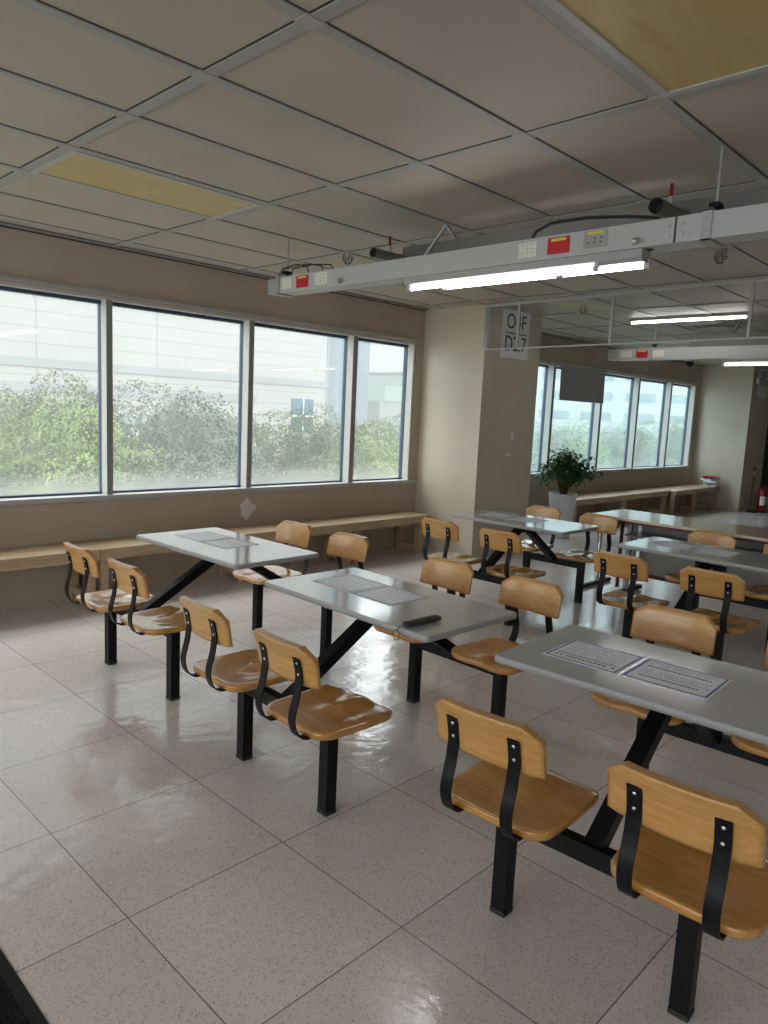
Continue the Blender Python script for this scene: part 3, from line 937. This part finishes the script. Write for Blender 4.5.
# ---- benches along the windows
def bench(x0, x1, y0, y1, label, legs, panels=()):
    t = thing('wooden_bench', label, 'bench', (x0, y0, 0), 0, 'pine benches under the windows')
    L = x1 - x0; D = y1 - y0; zt = 0.446
    MB().box(0, L, 0, D, zt - 0.03, zt, bev=0.003).build('bench_top', M['bench_wood'], t)
    MB().box(0.0, L, 0.004, 0.034, zt - 0.085, zt - 0.031, bev=0.002).build('apron', M['bench_wood'], t)
    for lx in legs:
        for yy in (0.006, D - 0.07):
            MB().box(lx - 0.03, lx + 0.03, yy + (0.03 if yy < 0.05 else 0), yy + (0.09 if yy < 0.05 else 0.06), 0, zt - 0.031, bev=0.003).build('leg', M['bench_wood'], t)
        MB().box(lx - 0.022, lx + 0.022, 0.05, D - 0.05, 0.05, 0.10, bev=0.002).build('rail', M['bench_wood'], t)
    return t
bench(-0.28, 2.385, 5.25, 5.655, 'long pine bench under the first window at the left edge', [0.05, 1.35, 2.615])
bench(2.39, 5.05, 5.25, 5.655, 'middle pine bench under the windows behind the left table', [0.05, 1.33, 2.60])
bench(5.055, 6.19, 5.25, 5.655, 'short pine bench ending at the beige column', [0.05, 1.04])
bench(9.35, 10.92, 5.2, 5.655, 'pine bench beside the white planter', [0.05, 1.52])
bench(10.93, 12.50, 5.2, 5.655, 'pine bench in the middle under the far windows', [0.05, 1.52])
bench(12.51, 14.58, 5.08, 5.655, 'pine bench with a pile of magazines at the far wall', [0.05, 1.0, 2.02])

# ---- books at the end of the far bench
rnd = random.Random(5)
cols_ = ['label_white', 'bluegrey_cover', 'label_white', 'paper', 'black_rubber', 'red_label']
labs = ['white thick magazine at the bottom of the far bench pile', 'blue grey book second from the bottom of the far bench pile', 'white magazine in the middle of the far bench pile',
        'pale magazine under the dark book of the far bench pile', 'dark book near the top of the far bench pile', 'red covered booklet on top of the far bench pile']
z = 0.446
for i in range(6):
    th = [0.045, 0.028, 0.04, 0.035, 0.025, 0.02][i]
    o = thing('magazine', labs[i], 'magazine', (14.36 + rnd.uniform(-.06, .06), 5.19 + rnd.uniform(-.02, .02), z), rnd.uniform(-.35, .35), 'pile of magazines on the far bench')
    MB().box(-0.15, 0.15, -0.11, 0.11, 0.0, 0.002).box(-0.15, 0.15, -0.11, 0.11, th - 0.002, th).box(-0.15, -0.147, -0.11, 0.11, 0, th).build('cover', M[cols_[i]], o)
    MB().box(-0.146, 0.147, -0.107, 0.107, 0.002, th - 0.002).build('pages', M['label_white'], o)
    z += th

# ---- potted plant
pp = thing('potted_plant', 'leafy green plant in a tall white planter by the column', 'plant', (8.65, 5.03, 0))
p = MB(); p.lathe([(0.0, 0.0), (0.125, 0.0), (0.13, 0.01), (0.185, 0.585), (0.19, 0.60), (0.178, 0.60), (0.172, 0.56), (0.172, 0.55)], seg=36)
p.build('planter', M['pot'], pp)
p = MB(); p.lathe([(0.171, 0.555), (0.1, 0.562), (0.0, 0.565)], seg=24); p.build('soil', M['soil'], pp)
rnd = random.Random(12)
st = MB(); lf = MB()
for k in range(46):
    a = rnd.uniform(0, 6.28); rr = rnd.uniform(0.04, 0.36); hh = 0.74 + rnd.uniform(0.0, 0.48) * (1 - (rr / 0.46) ** 2)
    base = Vector((rnd.uniform(-.04, .04), rnd.uniform(-.04, .04), 0.555))
    tip = Vector((rr * cos(a) + 0.06, rr * sin(a), hh + 0.04))
    mid = base.lerp(tip, 0.5) + Vector((0, 0, 0.10)) - Vector((cos(a), sin(a), 0)) * 0.03
    st.tube([base, mid, tip], [0.008, 0.005, 0.003], seg=5)
    for q in range(34):
        u = rnd.uniform(0.55, 1.05)
        c = mid.lerp(tip, max(0, u * 1.0)) + Vector((rnd.gauss(0, .055), rnd.gauss(0, .055), rnd.gauss(0, .045)))
        ang = rnd.uniform(0, 6.28)
        d = Vector((cos(ang), sin(ang), rnd.uniform(-.9, .1))).normalized()
        sd = d.cross(Vector((0, 0, 1))).normalized(); up = sd.cross(d)
        L = rnd.uniform(0.055, 0.095); W = L * 0.28
        lf.add([c, c + d * L * .45 + sd * W + up * .006, c + d * L * .5 - up * .003, c + d * L * .45 - sd * W + up * .006, c + d * L - up * .012], [(0, 1, 2), (0, 2, 3), (1, 4, 2), (2, 4, 3)], 0, False)
st.build('stems', M['stem'], pp); lf.build('foliage', M['leaf_pot'], pp)

# ---- roller blind
rb = thing('roller_blind', 'grey roller blind half lowered over the far windows', 'blind', (9.34, 5.62, 2.33))
m = MB(); nn = 24
vv = []
for k in range(nn + 1):
    x = 1.31 * k / nn
    for zz, yy in ((0.0, 0.0), (-0.22, -0.004), (-0.455, -0.008)):
        vv.append((x, yy - 0.0, zz))
for k in range(nn + 1):
    x = 1.31 * k / nn
    for zz, yy in ((0.0, 0.003), (-0.22, -0.001), (-0.455, -0.005)):
        vv.append((x, yy, zz))
o3 = 3 * (nn + 1)
ff = []
for k in range(nn):
    for j in range(2):
        a = k * 3 + j; ff.append((a, a + 3, a + 4, a + 1)); ff.append((o3 + a, o3 + a + 1, o3 + a + 4, o3 + a + 3))
m.add(vv, ff, 0, True); m.build('blind_fabric', M['blind'], rb)
MB().tube([(-0.01, 0.005, 0.005), (1.32, 0.005, 0.005)], 0.018).build('roller', M['bar'], rb)
MB().box(0, 1.31, -0.014, 0.000, -0.475, -0.452, bev=0.003).build('bottom_bar', M['grey_metal'], rb)

# ---- fire extinguisher
fe = thing('fire_extinguisher', 'red fire extinguisher standing on the floor by the far column', 'fire extinguisher', (14.95, 4.42, 0))
m = MB(); m.lathe([(0.0, 0.012), (0.085, 0.012), (0.09, 0.02), (0.09, 0.40), (0.075, 0.45), (0.04, 0.48), (0.03, 0.49), (0.0, 0.49)], seg=24); m.build('cylinder', M['red_paint'], fe)
m = MB(); m.lathe([(0.0, 0.0), (0.092, 0.0), (0.092, 0.03), (0.0, 0.03)], seg=24); m.build('base_ring', M['black_rubber'], fe)
m = MB(); m.box(-0.018, 0.018, -0.018, 0.018, 0.485, 0.53, bev=0.003).beam((-0.01, 0, 0.525), (-0.15, 0, 0.57), 0.02, 0.008).beam((-0.01, 0, 0.505), (-0.13, 0, 0.52), 0.02, 0.008); m.build('valve_handle', M['black_metal'], fe)
m = MB(); m.tube([(0, -0.02, 0.51), (-0.05, -0.09, 0.49), (-0.10, -0.11, 0.36), (-0.11, -0.10, 0.2), (-0.11, -0.09, 0.12)], [0.009, 0.009, 0.009, 0.012, 0.02]); m.build('hose', M['black_rubber'], fe)
m = MB()
lv = []
for k in range(9):
    a = pi * 0.95 + k * pi * 0.7 / 8
    lv += [(0.0915 * cos(a), 0.0915 * sin(a), 0.14), (0.0915 * cos(a), 0.0915 * sin(a), 0.31)]
m.add(lv, [(2 * k, 2 * k + 2, 2 * k + 3, 2 * k + 1) for k in range(8)], 0, True); m.build('label', M['label_white'], fe)
ex = thing('extinguisher_stand', 'dark stand holding the red fire extinguisher by the far column', 'stand', (14.78, 4.50, 0))
MB().box(-0.10, 0.0, -0.08, 0.10, 0, 0.03, bev=0.004).build('stand_base', M['black_metal'], ex)
MB().tube([(-0.05, 0.05, 0.03), (-0.05, 0.05, 0.66), (0.0, 0.02, 0.60)], 0.009).build('stand_post', M['black_metal'], ex)
fl = thing('red_wall_label', 'small red label on the far column above the extinguisher', 'label', (15.30, 4.72, 0.80))
MB().box(-0.09, 0.09, -0.003, 0, -0.035, 0.035).build('plate', M['red_label'], fl)
MB().box(-0.08, 0.08, -0.002, 0, -0.10, -0.06).build('caption', M['label_white'], fl)
pc = thing('yellow_tag_strip', 'narrow yellow strip on the far column', 'strip', (15.32, 4.72, 1.75))
MB().box(-0.02, 0.02, -0.004, 0, -0.18, 0.18).build('strip', M['yellow_label'], pc)

# ---- folding tables at the right
ft = thing('folding_table', 'long cream folding table with grey panel and dark red edging', 'table', (6.0, 0, 0))
MB().box(0.0, 0.66, -0.6, 3.20, 0.722, 0.745, bev=0.004).build('tabletop', M['folding_top'], ft)
MB().box(0.02, 0.64, -0.58, 3.16, 0.700, 0.7215, bev=0.002).build('edging', M['dark_red'], ft)
MB().box(0.10, 0.42, -0.5, 2.90, 0.575, 0.59, bev=0.003).build('shelf', M['grey_metal'], ft)
MB().box(0.44, 0.46, -0.5, 2.90, 0.20, 0.66, bev=0.003).build('modesty_panel', M['panel_grey'], ft)
MB().box(0.43, 0.47, -0.5, 2.90, 0.165, 0.20, bev=0.003).build('bottom_edging', M['dark_red'], ft)
for yy in (2.93, -0.5):
    fr = MB().box(0.30, 0.35, yy, yy + 0.04, 0.05, 0.699, bev=0.004).box(0.40, 0.44, yy, yy + 0.03, 0.17, 0.699, bev=0.004).build('leg', M['grey_metal'], ft)
    MB().box(0.02, 0.64, yy, yy + 0.05, 0.01, 0.05, bev=0.006).build('foot', M['black_metal'], fr)
    MB().box(0.10, 0.125, yy - 0.012, yy + 0.012, 0.10, 0.699, bev=0.003).build('red_post', M['dark_red'], fr)
    MB().box(0.0, 0.02, yy - 0.002, yy + 0.052, 0.005, 0.055, bev=0.004).build('end_cap', M['black_rubber'], fr)
ft2 = thing('folded_table_frame', 'chrome frame with black end caps beyond the four seat table', 'table frame', (6.32, 3.32, 0))
MB().tube([(0.0, 0, 0.56), (0.30, 0, 0.56)], 0.02).build('top_bar', M['chrome'], ft2)
MB().tube([(-0.03, 0, 0.56), (0.0, 0, 0.56)], 0.023).build('end_cap', M['black_rubber'], ft2)
MB().tube([(0.15, 0, 0.03), (0.15, 0, 0.545)], 0.022).build('post', M['chrome'], ft2)
MB().box(-0.12, 0.42, -0.02, 0.02, 0.0, 0.035, bev=0.006).build('foot', M['black_metal'], ft2)

# ---- floor mat at lower left
fm = thing('floor_mat', 'black carpet mat on the floor at the lower left corner', 'mat', (-0.6, 0.6, 0))
MB().box(-0.9, 1.195, -0.8, 2.2, 0.0, 0.011, bev=0.003).build('carpet', M['mat'], fm)
e_ = MB(); e_.add([(1.195, -0.8, 0.011), (1.232, -0.8, 0.002), (1.232, 2.2, 0.002), (1.195, 2.2, 0.011), (1.195, -0.8, 0.0), (1.232, -0.8, 0.0), (1.232, 2.2, 0.0), (1.195, 2.2, 0.0)],
                 [(0, 1, 2, 3), (1, 5, 6, 2), (4, 5, 1, 0), (3, 2, 6, 7), (7, 6, 5, 4)])
e_.build('rubber_edge', M['mat_edge'], fm)

# ================================================================== CEILING EQUIPMENT
def recessed(i, j, label, stain=False):
    x0 = OX + i * GX; y0 = OY + j * GY
    t = thing('recessed_light', label, 'ceiling light', (x0, y0, H), 0, 'unlit yellowed ceiling lights')
    f = MB()
    a, b, c, d = 0.022, GX - 0.022, 0.022, GY - 0.022; w_ = 0.030
    f.box(a, b, c, c + w_, -0.012, -0.001).box(a, b, d - w_, d, -0.012, -0.001).box(a, a + w_, c + w_, d - w_, -0.012, -0.001).box(b - w_, b, c + w_, d - w_, -0.012, -0.001)
    f.build('light_frame', M['white_metal'], t)
    MB().box(a + w_, b - w_, c + w_, d - w_, -0.006, -0.001).build('diffuser', M['diffuser'], t)
recessed(0, 3, 'unlit yellowed ceiling light at the upper left above the windows')
recessed(0, -2, 'unlit yellowed ceiling light at the top right corner')
recessed(4, 3, 'unlit yellowed ceiling light behind the glass barrier')

def batten(x, y0, y1, z, label, two=True, part=None):
    t = thing('fluorescent_batten', label, 'light', (x, 0, z), 0, 'fluorescent battens under the beams')
    MB().box(-0.04, 0.055, y0, y1, 0.028, 0.065, bev=0.004).add([(-0.04, y0, 0.028), (0.055, y0, 0.028), (0.055, y1, 0.028), (-0.04, y1, 0.028), (-0.02, y0, 0.012), (0.035, y0, 0.012), (0.035, y1, 0.012), (-0.02, y1, 0.012)],
        [(0, 4, 7, 3), (4, 5, 6, 7), (5, 1, 2, 6), (0, 1, 5, 4), (3, 7, 6, 2)]).build('housing', M['bar'], t)
    spans = [(-0.025, y1 - 0.05 - 1.17, y1 - 0.05)]
    if two: spans.append((0.04, y0 + 0.02, y0 + 0.02 + 1.17))
    for dx, a, b in spans:
        MB().tube([(dx, a, 0.0), (dx, b, 0.0)], 0.009, seg=12).build('tube', M['tube'], t)
        for yy, s in ((a, -1), (b, 1)):
            e = MB()
            e.tube([(dx, yy, 0.0), (dx, yy + s * 0.028, 0.0)], 0.014, seg=12)
            e.box(dx - 0.01, dx + 0.01, yy + s * 0.016 - 0.008, yy + s * 0.016 + 0.008, 0.0, 0.03)
            e.build('tube_socket', M['white_metal'], t)
    return t

def beam(x, y0, y1, z0, z1, label):
    t = thing('aluminium_busway', label, 'beam', (x, 0, z0), 0, 'aluminium busway beams')
    h = z1 - z0
    MB().box(0, 0.135, y0, y1 - 0.11, 0, h, bev=0.003).build('housing', M['white_metal'], t)
    e = MB().box(0.01, 0.125, y1 - 0.11, y1, 0.004, h - 0.004, bev=0.003).box(-0.003, 0.138, y1 - 0.118, y1 - 0.108, -0.003, h + 0.003)
    e.build('end_section', M['grey_metal'], t)
    return t, h
b1, bh = beam(3.20, -4.0, 4.35, 2.355, 2.465, 'white aluminium busway beam hanging above the near tables')
def lab_plate(t, x, yc, zc, w_, h_, mm, strip=None, marks=False):
    o = MB().box(x - 0.003, x, yc - w_ / 2, yc + w_ / 2, zc - h_ / 2, zc + h_ / 2).build('label_plate', M[mm], t)
    if strip:
        MB().box(x - 0.0045, x - 0.003, yc - w_ / 2 + 0.02, yc + w_ / 2 - 0.02, zc + h_ / 2 - 0.018, zc + h_ / 2 - 0.006).build('label_strip', M[strip], o)
    if marks:
        m_ = MB()
        for k in range(3):
            for q in range(3 - (k % 2)):
                m_.box(x - 0.0042, x - 0.003, yc - w_ * .3 + q * w_ * .27, yc - w_ * .3 + q * w_ * .27 + w_ * .1, zc - h_ * .25 + k * 0.02, zc - h_ * .25 + k * 0.02 + 0.006)
        m_.build('label_marks', M['print_grey'] if mm == 'cream_label' else M['print_dark'], o)
lab_plate(b1, 0, 4.12, 0.060, 0.10, 0.074, 'cream_label', None, True)
lab_plate(b1, 0, 3.953, 0.058, 0.125, 0.078, 'red_label', 'yellow_label')
lab_plate(b1, 0, 3.76, 0.060, 0.125, 0.078, 'cream_label', None, True)
lab_plate(b1, 0, 2.17, 0.056, 0.105, 0.072, 'cream_label', None, True)
lab_plate(b1, 0, 1.993, 0.058, 0.122, 0.078, 'red_label', 'yellow_label')
lab_plate(b1, 0, 1.797, 0.064, 0.122, 0.078, 'panel_grey', 'yellow_label', True)
for yy in (3.575, 1.60):
    m = MB(); m.tube([(0.0, yy, 0.028), (-0.03, yy, 0.028)], 0.012, seg=12).tube([(-0.012, yy, 0.028), (-0.022, yy, 0.028)], 0.019, seg=6); m.tube([(-0.02, yy, 0.028), (-0.035, yy - 0.03, 0.025)], 0.011, seg=10)
    m.build('coupling', M['steel'], b1)
for yy in (1.39, 1.45):
    for zz in (0.032, 0.078):
        MB().tube([(0.0, yy, zz), (-0.006, yy, zz)], 0.008, seg=10).build('bolt', M['steel'], b1)
MB().box(-0.003, 0.0, 1.415, 1.423, 0, bh).build('joint', M['gap'], b1)
MB().lathe([(0.0, -0.002), (0.022, -0.002), (0.022, 0.001), (0.0, 0.001)], 0.06, 1.56, seg=16).build('drain_hole', M['gap'], b1)
# hangers
def hanger(x, y, z0, z1, label):
    t = thing('beam_hanger', label, 'hanger', (x, y, z0), 0, 'threaded rod hangers of the beams')
    h = z1 - z0
    MB().box(-0.008, -0.0005, -0.02, 0.02, -0.008, h + 0.01).box(0.1355, 0.143, -0.02, 0.02, -0.008, h + 0.01).box(-0.008, 0.143, -0.02, 0.02, -0.0085, -0.0005).box(-0.008, 0.143, -0.02, 0.02, h + 0.003, h + 0.012).build('strap', M['grey_metal'], t)
    MB().tube([(0.08, 0, h + 0.012), (0.08, 0, H - z0)], 0.006, seg=8).build('rod', M['grey_metal'], t)
    m = MB(); m.tube([(0.08, 0, h + 0.012), (0.08, 0, h + 0.03)], 0.014, seg=6).box(0.045, 0.11, -0.02, 0.02, h + 0.03, h + 0.05, bev=0.004); m.build('nut', M['black_metal'], t)
hanger(3.20, 1.285, 2.355, 2.465, 'rod hanger with metal strap near the right frame edge')
hanger(3.20, 4.22, 2.355, 2.465, 'rod hanger at the window end of the near beam')
batten(3.255, 1.57, 3.03, 2.290, 'lit twin fluorescent batten under the near white beam')
# occupancy sensor under the batten
sn = thing('occupancy_sensor', 'small grey dome sensor under the lit batten', 'sensor', (3.27, 2.02, 2.3005))
MB().lathe([(0.0, -0.028), (0.016, -0.025), (0.026, -0.012), (0.028, 0.0), (0.0, 0.0)], seg=18).build('dome', M['grey_metal'], sn)

# duct and pipe stubs behind the near beam
du = thing('service_duct', 'dark grey service duct running above and behind the near beam', 'duct', (3.60, 0, 2.52))
MB().box(0.0, 0.10, -4.0, 3.42, 0.0, 0.125, bev=0.006).build('duct_body', M['dark_duct'], du)
for yy, rad in ((3.42, 0.030), (1.58, 0.036)):
    m = MB()
    m.tube([(-0.27, yy, 0.045), (-0.05, yy, 0.045), (0.03, yy - 0.02, 0.05)], rad, seg=18, caps=False)
    m.tube([(-0.268, yy, 0.045), (-0.20, yy, 0.045)], rad * 0.86, mi=1, seg=18, caps=False)
    m.tube([(-0.15, yy, 0.045), (-0.148, yy, 0.045)], rad * 0.95, mi=1, seg=18)
    st_ = m.build('pipe_stub', [M['dark_duct'], M['gap']], du)
    MB().tube([(-0.12, yy, 0.045 + rad), (-0.12, yy, 0.045 + rad + 0.035)], 0.014, seg=10).build('valve', M['steel'], st_)
    MB().box(-0.128, -0.116, yy - 0.008, yy + 0.006, 0.045 + rad + 0.03, 0.045 + rad + 0.095, bev=0.003).build('valve_handle', M['red_paint'], st_)
m = MB(); m.beam((0.03, 3.08, 0.225), (-0.03, 3.20, 0.03), 0.04, 0.012).beam((0.03, 3.08, 0.225), (0.05, 2.96, 0.08), 0.04, 0.012)
m.build('hanging_bracket', M['grey_metal'], du)
# cables
cb = thing('black_cable', 'black cable arching over the white beam beside the red label', 'cable', (0, 0, 0))
MB().tube([(3.215, 2.16, 2.465), (3.215, 2.14, 2.50), (3.24, 2.07, 2.535), (3.30, 1.92, 2.552), (3.38, 1.74, 2.55), (3.48, 1.58, 2.54), (3.6, 1.46, 2.54)], 0.008, seg=8).build('cable_run', M['black_rubber'], cb)
cb2 = thing('black_cable', 'thin dark cables looped over the window end of the beam', 'cable', (0, 0, 0))
m = MB()
for q, (a, b, hgt) in enumerate(((4.30, 3.95, .09), (4.28, 3.80, .08), (4.18, 3.70, .07))):
    m.tube([(3.25, a, 2.465), (3.26, a - .05, 2.465 + hgt * .8), (3.28, (a + b) / 2, 2.465 + hgt), (3.27, b + .05, 2.465 + hgt * .7), (3.26, b, 2.465)], 0.004, seg=6)
m.build('cable_run', M['black_rubber'], cb2)

# second beam
b2, bh2 = beam(8.30, -3.0, 4.37, 2.315, 2.446, 'farther white aluminium busway beam beyond the glass barrier')
lab_plate(b2, 0, 4.13, 0.065, 0.14, 0.075, 'cream_label')
lab_plate(b2, 0, 3.935, 0.065, 0.14, 0.085, 'red_label', 'yellow_label')
lab_plate(b2, 0, 3.735, 0.065, 0.14, 0.075, 'cream_label')
hanger(8.30, 3.83, 2.315, 2.446, 'rod hanger on the farther beam beyond the glass')
batten(8.37, 0.4, 3.05, 2.25, 'lit fluorescent batten under the farther beam', True)
d2 = thing('service_duct', 'dark grey duct above the farther beam beyond the glass', 'duct', (8.56, 0, 2.47))
MB().box(0.0, 0.12, -3.0, 3.50, 0.0, 0.14, bev=0.006).build('duct_body', M['dark_duct'], d2)
MB().beam((0.06, 2.98, 0.28), (0.06, 3.06, 0.13), 0.04, 0.02).build('hanging_bracket', M['dark_duct'], d2)
ct = thing('surface_tube_light', 'lit slim tube light fixed under the ceiling beyond the glass', 'light', (8.0, 0, H))
MB().box(-0.025, 0.025, 2.70, 3.97, -0.035, -0.008, bev=0.003).build('housing', M['white_metal'], ct)
MB().tube([(0, 2.72, -0.048), (0, 3.95, -0.048)], 0.013, seg=12).build('tube', M['tube'], ct)

# battens and two more beams added out of view to light the interior
b0, _ = beam(-1.9, -4.0, 4.35, 2.355, 2.465, 'added unseen busway beam on the camera side of the hall')
batten(-1.85, 1.57, 3.03, 2.290, 'added unseen twin batten under the camera side beam near the windows')
batten(-1.85, -1.6, -0.1, 2.290, 'added unseen twin batten under the camera side beam away from windows')
batten(3.255, -1.6, -0.1, 2.290, 'added unseen twin batten on the near beam right of the picture')
batten(8.37, -2.4, -0.9, 2.25, 'added unseen twin batten on the farther beam right of the picture')

batten(-1.85, -4.0, -2.5, 2.290, 'added unseen twin batten at the back end of the camera side beam')
batten(3.255, -3.9, -2.4, 2.290, 'added unseen twin batten at the back end of the near beam')
b3, _ = beam(13.4, -4.0, 4.0, 2.355, 2.465, 'added white busway beam farthest from the camera')
batten(13.45, -2.4, -0.9, 2.290, 'added unseen twin batten on the farthest beam')
batten(13.45, -0.2, 1.3, 2.290, 'added unseen twin batten on the farthest beam nearer the windows')

# glass smoke barrier
sb = thing('glass_smoke_barrier', 'hanging glass smoke barrier with white rails beside the column', 'glass barrier', (XP, YP, 0), -0.081)
MB().box(-0.004, 0.004, -8.0, -0.02, 2.28, H - 0.02).build('glass_sheet', M['clear_glass'], sb)
MB().box(-0.02, 0.02, -8.0, -0.002, H - 0.036, H - 0.010, bev=0.003).build('top_rail', M['white_metal'], sb)
MB().box(-0.007, 0.007, -8.0, -0.002, 2.272, 2.286, bev=0.002).build('bottom_rail', M['white_metal'], sb)
for yy in (-0.435, -1.51, -2.74, -3.98, -5.21):
    MB().box(-0.010, 0.010, yy - 0.012, yy + 0.012, 2.287, H - 0.036, bev=0.003).build('upright', M['white_metal'], sb)
MB().box(-0.03, 0.03, -0.045, -0.004, 2.28, H - 0.036, bev=0.003).build('wall_channel', M['grey_metal'], sb)

# signs
def sign(x, y, z, w_, h_, rows, label):
    t = thing('location_sign', label, 'sign', (x, y, z), 0)
    MB().box(-w_ / 2, w_ / 2, -0.006, 0, -h_ / 2, h_ / 2).build('board', M['label_white'], t)
    for txt, zz, sz in rows:
        cu = bpy.data.curves.new('lettering', 'FONT'); cu.body = txt; cu.size = sz; cu.align_x = 'CENTER'; cu.align_y = 'CENTER'; cu.extrude = 0.001
        tmp = bpy.data.objects.new('tmp', cu); C.objects.link(tmp)
        dg = bpy.context.evaluated_depsgraph_get()
        me = bpy.data.meshes.new_from_object(tmp.evaluated_get(dg))
        bpy.data.objects.remove(tmp)
        me.materials.clear(); me.materials.append(M['print_navy'])
        o = bpy.data.objects.new('lettering', me); C.objects.link(o); o.parent = t
        o.location = (0, -0.0075, zz); o.rotation_euler = (pi / 2, 0, 0); o.scale = (0.86, 0.92, 1)
    MB().box(-w_ * .38, w_ * .40, -0.0075, -0.006, -0.006, 0.006).build('divider_line', M['print_navy'], t)
    return t
sign(6.955, YP, 2.50, 0.53, 0.54, [('O4F', 0.12, 0.25), ('D2.7', -0.12, 0.25)], 'white location sign reading O4F over D2.7 on the column')
sign(15.18, 4.72, 2.45, 0.53, 0.54, [('O4F', 0.135, 0.25)], 'white location sign on the far dark column')
rl = thing('white_conduit', 'short white conduit box crossing the far column near its sign', 'conduit', (14.68, 4.66, 2.46))
MB().box(0, 1.1, -0.03, 0.02, -0.05, 0.05, bev=0.004).build('conduit_box', M['white_metal'], rl)
# marks left on the column
for k, (x, z, w_, h_, mm, lb) in enumerate(((6.92, 1.45, 0.03, 0.07, 'yellow_label', 'small yellow tape scrap on the column'), (7.03, 1.36, 0.04, 0.13, 'label_white', 'white tape mark on the column right of the yellow scrap'), (6.97, 1.15, 0.09, 0.035, 'label_white', 'low white tape mark on the column'))):
    m = MB(); pts = [(x + w_ / 2 * cos(a) * (1 + .2 * sin(2 * a + k)), z + h_ / 2 * sin(a)) for a in [2 * pi * q / 12 for q in range(12)]]
    m.add([(px, YP - 0.0015, pz) for px, pz in pts] + [(px, YP, pz) for px, pz in pts], [list(range(12))] + [(i, i + 12, (i + 1) % 12 + 12, (i + 1) % 12) for i in range(12)])
    tag(m.build('tape_mark', M[mm]), lb, 'tape mark')

# sprinklers / detector
def sprinkler(x, y, label):
    t = thing('sprinkler', label, 'sprinkler', (x, y, H), 0, 'ceiling sprinklers with wire guards')
    MB().lathe([(0.0, -0.012), (0.035, -0.010), (0.04, -0.001), (0.0, -0.001)], seg=18).build('base_plate', M['grey_metal'], t)
    MB().tube([(0, 0, -0.01), (0, 0, -0.05)], 0.010, seg=8).build('head', M['steel'], t)
    g = MB()
    for k in range(6):
        a = 2 * pi * k / 6
        g.tube([(0.03 * cos(a), 0.03 * sin(a), -0.01), (0.042 * cos(a), 0.042 * sin(a), -0.05), (0.02 * cos(a), 0.02 * sin(a), -0.085)], 0.002, seg=5)
    g.tube([(0.042 * cos(2 * pi * k / 16), 0.042 * sin(2 * pi * k / 16), -0.05) for k in range(17)], 0.002, seg=5)
    g.tube([(0.02 * cos(2 * pi * k / 16), 0.02 * sin(2 * pi * k / 16), -0.085) for k in range(17)], 0.002, seg=5)
    g.build('wire_guard', M['black_metal'], t)
sprinkler(3.842, 4.214, 'wire guarded sprinkler above the window end of the beam')
sprinkler(5.16, 1.96, 'wire guarded sprinkler right of the lit batten near the glass barrier')
sprinkler(6.9, 3.95, 'wire guarded sprinkler beyond the glass near the yellowed light')

cv = thing('security_camera', 'small white dome camera at the far wall corner', 'camera', (13.45, 5.45, H))
MB().box(-0.05, 0.05, -0.05, 0.05, -0.03, -0.001, bev=0.005).build('mount', M['white_metal'], cv)
MB().lathe([(0.0, -0.12), (0.04, -0.105), (0.06, -0.07), (0.065, -0.03), (0.0, -0.03)], seg=18).build('dome', M['black_metal'], cv)
av = thing('ceiling_air_vent', 'square white air vent in the ceiling beyond the glass', 'vent', (8.9, 3.45, H))
m = MB()
for k in range(4):
    r = 0.30 - k * 0.07
    for q in ((-r, r, -r, -r + 0.02), (-r, r, r - 0.02, r), (-r, -r + 0.02, -r, r), (r - 0.02, r, -r, r)):
        m.box(q[0], q[1], q[2], q[3], -0.016 + k * 0.003, -0.001)
m.build('vent_louvres', M['white_metal'], av)
MB().box(-0.28, 0.28, -0.28, 0.28, -0.003, -0.001).build('vent_back', M['gap'], av)
